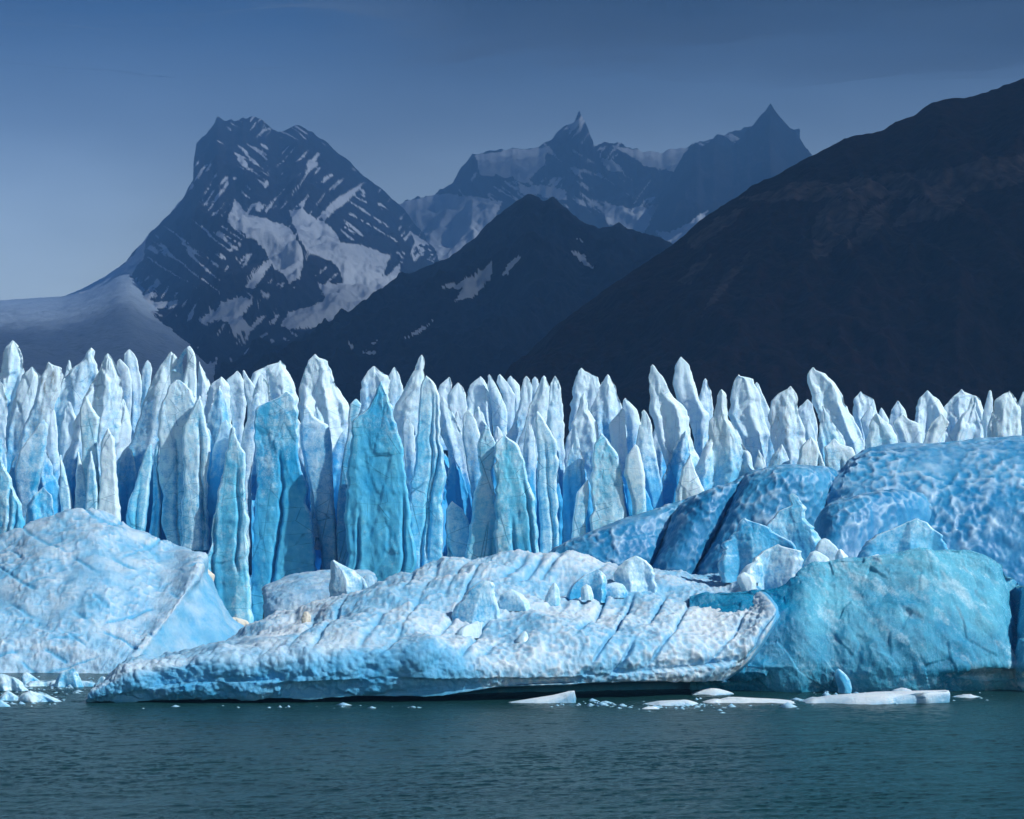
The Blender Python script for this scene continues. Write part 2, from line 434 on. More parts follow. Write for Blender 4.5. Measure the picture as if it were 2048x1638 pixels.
# highest peak, left
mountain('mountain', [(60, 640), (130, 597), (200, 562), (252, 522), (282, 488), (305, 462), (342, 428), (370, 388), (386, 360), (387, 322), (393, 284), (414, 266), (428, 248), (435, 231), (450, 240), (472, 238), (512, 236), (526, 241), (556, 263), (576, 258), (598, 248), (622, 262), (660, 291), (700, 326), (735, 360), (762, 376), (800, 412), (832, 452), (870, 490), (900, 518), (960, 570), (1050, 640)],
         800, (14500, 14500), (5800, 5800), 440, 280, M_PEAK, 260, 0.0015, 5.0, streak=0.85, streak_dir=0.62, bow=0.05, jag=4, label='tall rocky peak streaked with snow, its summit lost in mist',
         snow_polys=[[(469, 399), (488, 423), (552, 443), (586, 467), (605, 501), (600, 560), (581, 570), (552, 536), (537, 511), (513, 487), (454, 443)],
                     [(605, 418), (649, 443), (683, 482), (732, 492), (781, 511), (761, 550), (801, 555), (761, 604), (708, 633), (615, 660), (561, 653), (576, 623), (654, 599), (635, 565), (683, 565), (679, 531), (620, 511), (591, 462), (576, 423)],
                     [(732, 365), (683, 413), (649, 438), (644, 423), (703, 374)], [(288, 597), (351, 604), (312, 618), (288, 613)],
                     [(439, 604), (478, 592), (507, 604), (488, 633), (503, 657), (468, 672), (454, 643), (405, 645), (400, 633), (434, 623)],
                     [(40, 640), (120, 590), (250, 525), (300, 465), (280, 520), (258, 565), (252, 612), (280, 612), (300, 672), (270, 650), (240, 662), (170, 672), (100, 760), (0, 760)],
                     [(488, 570), (537, 516), (545, 525), (510, 575)], [(761, 555), (805, 526), (791, 565)], [(815, 458), (900, 520), (880, 532), (840, 500)], [(245, 680), (262, 690), (292, 740), (275, 735)], [(420, 732), (432, 712), (440, 716), (428, 735)]])
# middle dark ridge
mountain('mountain', [(430, 760), (560, 690), (615, 661), (700, 626), (790, 566), (832, 541), (900, 514), (950, 480), (985, 440), (1020, 411), (1055, 387), (1076, 394), (1086, 404), (1106, 393), (1130, 414), (1160, 444), (1198, 461), (1222, 455), (1238, 444), (1256, 456), (1282, 471), (1330, 481), (1346, 491), (1420, 540), (1520, 620)],
         820, (5600, 5600), (3000, 3000), 320, 180, M_MID, 210, 0.0028, 13.0, jag=3, label='dark twin topped ridge with a few snow patches',
         snow_polys=[[(868, 572), (900, 566), (932, 560), (960, 535), (985, 524), (976, 560), (950, 590), (920, 602), (905, 605), (930, 574)], [(1003, 552), (1022, 524), (1036, 512), (1040, 520), (1018, 550)], [(1145, 500), (1165, 506), (1190, 536), (1162, 520)],
                     [(803, 678), (840, 655), (872, 640), (842, 664)], [(694, 684), (706, 690), (722, 700), (704, 696)], [(724, 708), (756, 702), (750, 710)], [(735, 690), (756, 678), (752, 686)], [(1145, 474), (1180, 492), (1160, 486)]])
# brown hillside, right
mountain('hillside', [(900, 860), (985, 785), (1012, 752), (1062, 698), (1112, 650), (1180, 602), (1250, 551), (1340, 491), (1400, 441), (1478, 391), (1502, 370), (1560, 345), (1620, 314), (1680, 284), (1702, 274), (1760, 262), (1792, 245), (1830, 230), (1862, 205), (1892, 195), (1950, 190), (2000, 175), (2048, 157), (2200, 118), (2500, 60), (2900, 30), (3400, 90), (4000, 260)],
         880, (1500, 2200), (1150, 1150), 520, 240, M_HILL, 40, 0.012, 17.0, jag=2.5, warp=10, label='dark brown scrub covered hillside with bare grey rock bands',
         rock_polys=[[(1610, 520), (1640, 430), (1665, 400), (1740, 395), (1700, 470), (1660, 510)], [(1690, 500), (1735, 420), (1800, 390), (1770, 440), (1740, 480)], [(1480, 400), (1560, 370), (1700, 360), (1900, 330), (2100, 300), (2100, 360), (1900, 395), (1700, 395), (1560, 405)],
                     [(1770, 460), (1830, 400), (1950, 380), (1900, 430)], [(1350, 560), (1400, 530), (1420, 500), (1410, 540), (1370, 560)], [(1400, 640), (1440, 560), (1500, 500), (1470, 560)], [(1380, 480), (1440, 430), (1500, 410), (1450, 460), (1390, 500)]])

# lake, built as real waves near the camera and a plain sheet beyond
def lake():
    ys = np.concatenate([np.linspace(110, 150, 40)[:-1], np.linspace(150, 300, 430), np.linspace(303, 640, 60)[1:]])
    u = np.linspace(-1, 1, 480)
    Yg, U = np.meshgrid(ys, u, indexing='ij')
    Xg = U * (0.29 * Yg + 8)
    Z = np.zeros_like(Xg)
    wx = Xg * 0.93 + Yg * 0.36; wy = -Xg * 0.36 + Yg * 0.93
    amp = 0.55 + 0.45 * sstep(-0.3, 0.5, fbm(Xg * 0.03, Yg * 0.03, 2.0, 3))
    Z += 0.16 * (ridged(wx * 0.16, wy * 0.30, 1.0, 3) - 0.5)
    Z += 0.15 * (ridged(wx * 0.42, wy * 0.8, 4.0, 4) - 0.5) * amp
    Z += 0.10 * fbm(Xg * 0.05, Yg * 0.09, 8.0, 2)
    P = np.stack([Xg, Yg, Z], -1)
    o = mesh_obj('water', P.reshape(-1, 3), grid_faces(len(ys), len(u), flip=False), M_WATER)
    tag(o, 'choppy grey green glacial lake water', 'water', kind='structure')
    # outer sheet, lower than the wave troughs
    v = [(-9000, -3000, -0.35), (9000, -3000, -0.35), (9000, 20000, -0.35), (-9000, 20000, -0.35)]
    o2 = mesh_obj('lake_bed', v, [(0, 1, 2, 3)], M_WATER, smooth=False)
    tag(o2, 'calm lake water sheet reaching to the shore', 'water', kind='structure')
lake()

# ------------------------------------------------------------------ ice towers (pinnacles, blocks, floes)
def tower(name, rows, D, mat, parent=None, seed=0, k=0.55, w=0.3, wt=0.45, c=0.5, dirt=0.0, lean=0.0, res=0.5, planes=6, p=60, rough=1.0, flat=False, fs=1.0, fsz=1.0, smooth=True, groove=1.0, zmin=None, cap=0.4, na=None, jit=1.0, origin=None, thick=None, yoff=0.0):
    rng = np.random.default_rng(seed + 100)
    rows = sorted(rows)
    r = np.array(rows, float)
    z = CH + (HY - r[:, 0]) / F * D; xl = (r[:, 1] - CX) / F * D; xr = (r[:, 2] - CX) / F * D
    zt, zb = z[0], z[-1]
    if zmin is not None: zb = max(zb, zmin)
    H = zt - zb
    nz = int(np.clip(H / res, 14, 130))
    tt = np.linspace(0, 1, nz) ** 0.85
    zz = zb + H * tt
    L = np.interp(zz, z[::-1], xl[::-1]); R = np.interp(zz, z[::-1], xr[::-1])
    ks = np.array([1, 2, 3, 2, 1.]); ks /= ks.sum()
    for _ in range(1):
        Lp = np.pad(L, 2, mode='reflect', reflect_type='odd'); Rp = np.pad(R, 2, mode='reflect', reflect_type='odd')
        L = np.convolve(Lp, ks, 'valid'); R = np.convolve(Rp, ks, 'valid')
    wd = np.maximum(R - L, 0.15); wm = np.median(wd)
    jx = jit * 0.03 * min(wm, 12)
    L = L + jx * fbm(zz * 0.45, seed * 1.7, 0.3, 4); R = R + jx * fbm(zz * 0.45, seed * 1.7, 9.3, 4)
    wd = np.maximum(R - L, 0.15)
    if na is None: na = int(np.clip(2.6 * wm / res, 40, 110))
    # angles, denser towards the viewer side
    s = np.linspace(0, 1, na, endpoint=False)
    th = -math.pi / 2 + 2 * math.pi * (s - 0.5)
    th = th - 0.62 * np.sin(-(th + math.pi / 2)) * -1.0 * -1.0
    h_ = math.pi / 2
    if flat:
        pa = [-h_ + rng.uniform(-0.22, 0.22), -h_ + rng.uniform(0.75, 1.1), rng.uniform(-0.2, 0.3), h_ + rng.uniform(-0.3, 0.3), math.pi + rng.uniform(-0.3, 0.3), -h_ - rng.uniform(0.7, 1.1)]
        pd = [0.72, rng.uniform(0.85, 1.05), 1.0, 0.9, 1.0, rng.uniform(0.85, 1.05)]
    else:
        pa = [-h_ + rng.uniform(0.25, 1.0), -h_ - rng.uniform(0.25, 1.0), rng.uniform(-0.3, 0.4), h_ + rng.uniform(-0.4, 0.4), math.pi + rng.uniform(-0.4, 0.3), -h_ + rng.uniform(-0.5, 0.5)]
        pd = [rng.uniform(0.6, 0.95), rng.uniform(0.6, 0.95), 1.0, 0.9, 1.0, rng.uniform(0.85, 1.15)]
    for _ in range(max(0, planes - 6)):
        pa.append(rng.uniform(0, 6.28)); pd.append(rng.uniform(0.9, 1.2))
    acc = 0
    tw = 0.45 * perlin(zz * 0.02, seed * 2.1, 5.5)
    slo = rng.uniform(-0.35, 0.35, len(pa))
    for i in range(len(pa)):
        di = pd[i] * (1 + slo[i] * (tt - 0.5) + 0.16 * perlin(zz * 0.05 / fs + i * 13.1, seed * 0.77, 2.2))
        cs = np.maximum(np.cos(th[None, :] - pa[i] - tw[:, None]), 0.0) / np.maximum(di, 0.25)[:, None]
        acc = acc + cs ** p
    rad = acc ** (-1.0 / p)
    rad = np.minimum(rad, 3.0)
    cx = rad * np.cos(th); cyy = rad * np.sin(th)
    mn = cx.min(1, keepdims=True); mx = cx.max(1, keepdims=True)
    u = (cx - mn) / (mx - mn)
    X = L[:, None] + u * wd[:, None]
    wmax = wd.max()
    tk = thick if thick is not None else k * min(wmax, 16.0)
    prof = (0.30 + 0.70 * (1 - tt) ** 0.8) * (0.35 + 0.65 * np.clip(wd / wmax, 0, 1))
    ym = np.abs(cyy).max(1, keepdims=True)
    Y = D + yoff + cyy / ym * (tk * prof)[:, None] + (lean * tt)[:, None]
    Zz = np.repeat(zz[:, None], na, 1)
    # ragged top instead of a level cut
    P = np.stack([X, Y, Zz], -1)
    N = -grid_normals(P, True)
    cen = P.mean(1, keepdims=True)
    flip = np.sign(((P - cen) * N).sum(-1).mean())
    N = N * flip
    sc_ = min(wm / 9.0, 1.3)
    a1 = 0.9 * sc_ * rough
    q = P + seed * 7.31
    d = 0.25 * a1 * fbm(q[..., 0] * 0.13, q[..., 1] * 0.13, q[..., 2] * 0.05, 3)
    wv = 0.5 * perlin(q[..., 0] * 0.1, q[..., 1] * 0.1, q[..., 2] * 0.06)
    e = max(sc_, 0.35) * fsz
    tl = 0.25 * math.sin(seed * 1.3)
    d += 1.0 * a1 * facets((q[..., 0] + tl * q[..., 2]) / (5.5 * e) + 0.5 * wv, q[..., 1] / (5.5 * e), q[..., 2] / (19.0 * e) + 0.5 * wv, seed)
    d += 0.22 * a1 * (ridged(q[..., 0] * 0.30 + 0.12 * tl * q[..., 2], q[..., 1] * 0.30, q[..., 2] * 0.05, 3) - 0.6)
    d += 0.16 * a1 * facets((q[..., 0] + tl * q[..., 2]) / (2.0 * e) + wv, q[..., 1] / (2.0 * e), q[..., 2] / (6.5 * e), seed + 40)
    d += 0.05 * a1 * fbm(q[..., 0] * 0.8, q[..., 1] * 0.8, q[..., 2] * 0.35, 3)
    if groove > 0:
        gn = perlin(q[..., 0] * 0.20 + 0.35 * perlin(q[..., 2] * 0.08, seed, 1.0), q[..., 1] * 0.05, q[..., 2] * 0.022)
        gm = np.exp(-(gn / 0.05) ** 2) * sstep(0.0, 0.35, perlin(q[..., 0] * 0.08, 3.3, q[..., 2] * 0.05) + 0.15)
        d -= groove * 1.1 * sc_ * gm
    edge = np.clip((1 - tt) * 7, 0.25, 1)[:, None]
    P = P + N * (d * edge)[..., None] * np.array([0.75, 1.0, 0.35])
    # cap: rings that draw in to a point a little above the last ring
    caps = []
    last = P[-1]; cc = last.mean(0)
    ww = wd[-1]
    for f_, h_ in ((0.8, 0.45), (0.5, 0.8), (0.2, 0.97), (0.0, 1.0)):
        ring = cc + (last - cc) * f_
        ring[:, 2] = last[:, 2] + h_ * cap * ww + 0.1 * ww * f_ * perlin(ring[:, 0] * 0.7, ring[:, 1] * 0.7, seed)
        caps.append(ring)
    P = np.concatenate([P, np.stack(caps)], 0)
    tt2 = np.concatenate([tt, np.ones(4)])
    N2 = grid_normals(P, True); N2 = N2 * np.sign(((P - P.mean(1, keepdims=True)) * N2).sum(-1).mean())
    up = np.nan_to_num(N2[..., 2])
    Wt = w + wt * (tt2[:, None] ** 1.4) + 0.30 * np.clip(up, -0.3, 1) + 0.22 * fbm(P[..., 0] * 0.12 + seed, P[..., 1] * 0.12, P[..., 2] * 0.07, 3)
    Cc = c + 0.35 * fbm(P[..., 0] * 0.06 + seed * 3, P[..., 1] * 0.06, P[..., 2] * 0.04, 3)
    Dd = dirt * (0.3 + 0.7 * tt2[:, None]) * np.ones_like(Wt)
    nn, mm = P.shape[0], P.shape[1]
    base = np.array(origin if origin is not None else (0, 0, 0), float)
    V = P.reshape(-1, 3) - base
    o = mesh_obj(name, V, grid_faces(nn, mm, wrap=True, flip=True), mat, parent, attrs={'w': Wt, 'c': Cc, 'dirt': Dd}, smooth=smooth)
    if parent is None and origin is not None: o.location = origin
    return o

def lin_noise(z, step, rng, amp):
    """angular noise: straight runs between random knots"""
    n = int((z.max() - z.min()) / step) + 3
    kz = z.min() - step * 0.5 + step * (np.arange(n) + rng.uniform(-0.3, 0.3, n))
    return np.interp(z, kz, rng.uniform(-1, 1, n) * amp)

def blade(name, rows, D, mat, parent=None, seed=0, w=0.3, wt=0.35, c=0.5, dirt=0.0, res=0.5, flat=False, ridge_w=5.5, depth=0.75, back=None, origin=None, yoff=0.0, chip=1.0, unit=1.0, cap=0.5, lean=0.0, cracks=0, k=None, groove=None, jit=1.0, thick=None, bias=0.55, smooth=False, inner=False):
    """a body with a traced outline and a folded front: straight faces that meet in sharp ridges and clefts"""
    rng = np.random.default_rng(seed + 500)
    r = np.array(sorted(rows), float)
    z = CH + (HY - r[:, 0]) / F * D; xl = (r[:, 1] - CX) / F * D; xr = (r[:, 2] - CX) / F * D
    zt, zb = z[0], z[-1]; H = zt - zb
    nz = int(np.clip(H / res, 12, 120)); tt = np.linspace(0, 1, nz) ** 0.9; zz = zb + H * tt
    L = np.interp(zz, z[::-1], xl[::-1]); R = np.interp(zz, z[::-1], xr[::-1])
    wd0 = np.maximum(R - L, 0.2 * unit); wm = np.median(wd0); wmax = wd0.max()
    ja = jit * 0.06 * min(wm, 10)
    L = L + lin_noise(zz, 4.5 * unit, rng, ja) + lin_noise(zz, 1.5 * unit, rng, ja * 0.6)
    R = R + lin_noise(zz, 4.5 * unit, rng, ja) + lin_noise(zz, 1.5 * unit, rng, ja * 0.6)
    wd = np.maximum(R - L, 0.15 * unit)
    # fold lines across the front at their own x, wandering with height, so that faces run out at the outline
    x0, x1 = L.min(), R.max()
    K = []
    sp = ridge_w * unit * (1.5 if flat else 1.0)
    xk = x0 - sp + sp * bias * rng.uniform(0.2, 0.9); hi = True
    while xk < x1 + sp:
        K.append((xk, (rng.uniform(0.92, 1.08) if flat else rng.uniform(0.8, 1.1)) if hi else (rng.uniform(0.74, 0.92) if flat else rng.uniform(0.0, 0.45))))
        xk += sp * rng.uniform(0.3, 0.85); hi = not hi
    cr_ = []
    for _ in range(cracks):
        uc = rng.uniform(x0 + 0.15 * (x1 - x0), x1 - 0.15 * (x1 - x0)); dc = np.interp(uc, [q_[0] for q_ in K], [q_[1] for q_ in K])
        cr_.append((uc, dc))
    K.sort(); nk = len(K)
    KX = np.zeros((nz, nk)); KD = np.zeros((nz, nk))
    sl = rng.uniform(-0.10, 0.10)
    cx_ = 0.5 * (L + R); drift = (cx_ - cx_[0]) * 0.75
    com = lin_noise(zz, 18 * unit, rng, 0.10 * sp)
    for i, (u0, d0) in enumerate(K):
        KX[:, i] = u0 + drift + sl * (zz - zb) + com + lin_noise(zz, 15 * unit, rng, 0.10 * sp)
        KD[:, i] = d0 + (0.4 if flat else 1.0) * (lin_noise(zz, 12 * unit, rng, 0.14) + lin_noise(zz, 3.5 * unit, rng, 0.05))
    KX = np.maximum.accumulate(KX + np.arange(nk) * 1e-3, axis=1)
    nf = int(np.clip(1.5 * wm / res, 10, 60))
    us = np.repeat(np.linspace(0, 1, nf)[None, :], nz, 0)
    Xf = L[:, None] + us * wd[:, None]
    ds = np.stack([np.interp(Xf[i], KX[i], KD[i]) for i in range(nz)])
    for uc, dc in cr_:
        xc = uc + drift + sl * (zz - zb) + com + lin_noise(zz, 9.0 * unit, rng, 0.5 * unit)
        on = sstep(0.0, 0.15, tt - rng.uniform(-0.2, 0.25)) * sstep(0.0, 0.2, rng.uniform(0.55, 1.0) - tt)
        ds = ds - 0.6 * on[:, None] * np.exp(-((Xf - xc[:, None]) / (0.34 * unit)) ** 2)
    el = (rng.uniform(0.9, 2.4) * unit + lin_noise(zz, 10 * unit, rng, 0.5 * unit))[:, None]; er = (rng.uniform(0.9, 2.6) * unit + lin_noise(zz, 10 * unit, rng, 0.5 * unit))[:, None]
    if flat: el = el * 0.22; er = er * 0.22
    env = np.minimum(np.minimum(us * wd[:, None] / np.minimum(np.maximum(el, 0.12 * unit), 0.45 * wd[:, None]), (1 - us) * wd[:, None] / np.minimum(np.maximum(er, 0.12 * unit), 0.45 * wd[:, None])), 1.0)
    ds = ds * env
    base_d = depth * (min(wmax, 15 * unit) if not flat else min(wmax, 9 * unit)) * 0.5
    if thick is not None: base_d = thick
    fall = (0.22 + 0.78 * (1 - tt) ** 0.7) * (0.4 + 0.6 * wd / wmax)
    X = L[:, None] + us * wd[:, None]
    Y = D + yoff - ds * (base_d * fall)[:, None] + (lean * tt)[:, None]
    # back
    nb = 6
    ub = np.linspace(1, 0, nb + 2)[1:-1][None, :]
    bd = (back if back is not None else base_d * 1.3) * fall
    Xb = L[:, None] + ((0.02 + 0.96 * ub) if flat else (0.1 + 0.8 * ub)) * wd[:, None]; Yb = D + yoff + np.sin(ub * math.pi) ** 0.5 * bd[:, None] + (lean * tt)[:, None]
    X = np.concatenate([X, Xb], 1); Y = np.concatenate([Y, Yb], 1)
    na = X.shape[1]
    P = np.stack([X, Y, np.repeat(zz[:, None], na, 1)], -1)
    N = grid_normals(P, True); N = N * np.sign(((P - P.mean(1, keepdims=True)) * N).sum(-1).mean())
    q = P + seed * 7.31
    e = unit * min(max(wm / 9.0, 0.4), 1.2)
    tl = 0.3 * math.sin(seed * 1.3)
    if flat: chip = chip * 0.55
    d = 0.38 * chip * e * facets((q[..., 0] + tl * q[..., 2]) / (4.0 * e), q[..., 1] / (4.0 * e), q[..., 2] / (11.0 * e), seed)
    d += 0.26 * chip * e * facets((q[..., 0] - tl * q[..., 2]) / (1.7 * e), q[..., 1] / (1.7 * e), q[..., 2] / (4.2 * e), seed + 40)
    d += 0.22 * chip * e * (ridged(q[..., 0] * 0.28 / unit, q[..., 1] * 0.28 / unit, q[..., 2] * 0.035 / unit, 3) - 0.6)
    d += 0.07 * chip * e * fbm(q[..., 0] * 0.9 / unit, q[..., 1] * 0.9 / unit, q[..., 2] * 0.5 / unit, 3)
    P = P + N * d[..., None] * np.array([0.6, 1.0, 0.3])
    last = P[-1]; cc = last.mean(0); caps = []
    for f_, h_ in ((0.55, 0.5), (0.2, 0.9), (0.0, 1.0)):
        ring = cc + (last - cc) * f_
        ring[:, 2] = last[:, 2] + h_ * cap * min(wd[-1], 3 * unit)
        caps.append(ring)
    P = np.concatenate([P, np.stack(caps)], 0); tt2 = np.concatenate([tt, np.ones(3)])
    up = np.nan_to_num(N[..., 2]); up = np.concatenate([up, np.repeat(up[-1:], 3, 0)], 0)
    rim = np.exp(-(us * wd[:, None] / (0.5 * unit)) ** 2) + np.exp(-((1 - us) * wd[:, None] / (0.5 * unit)) ** 2)
    rim = rim + 0.6 * sstep(0.8, 1.05, ds)
    rim = np.concatenate([rim, np.zeros((nz, na - nf))], 1); rim = np.concatenate([rim, np.repeat(rim[-1:], 3, 0)], 0)
    Wt = w + wt * (tt2[:, None] ** 1.3) + 0.3 * np.clip(up, -0.3, 1) + 0.22 * rim + 0.25 * fbm(P[..., 0] * 0.12 + seed, P[..., 1] * 0.12, P[..., 2] * 0.05, 3)
    Cc = c + 0.38 * fbm(P[..., 0] * 0.07 + seed * 3, P[..., 1] * 0.07, P[..., 2] * 0.03, 3) + 0.2 * rim
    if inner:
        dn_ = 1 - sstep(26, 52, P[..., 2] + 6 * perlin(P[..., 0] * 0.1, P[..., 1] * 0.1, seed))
        Wt = Wt - 0.6 * dn_; Cc = Cc - 0.45 * dn_  # lower parts bluer: dense ice, plus painted shade for the crevasses
    Dd = dirt * (0.25 + 0.75 * tt2[:, None]) * np.ones_like(Wt)
    base = np.array(origin if origin is not None else (0, 0, 0), float)
    o = mesh_obj(name, P.reshape(-1, 3) - base, grid_faces(P.shape[0], na, wrap=True, flip=False), mat, parent, attrs={'w': Wt, 'c': Cc, 'dirt': Dd}, smooth=smooth)
    if parent is None and origin is not None: o.location = origin
    return o

glacier = empty('glacier', (0, 560, 0))
bpy.context.view_layer.update()
tag(glacier, 'jagged blue and white glacier front with crowded ice pinnacles', 'glacier')
GO = (0, 560, 0)

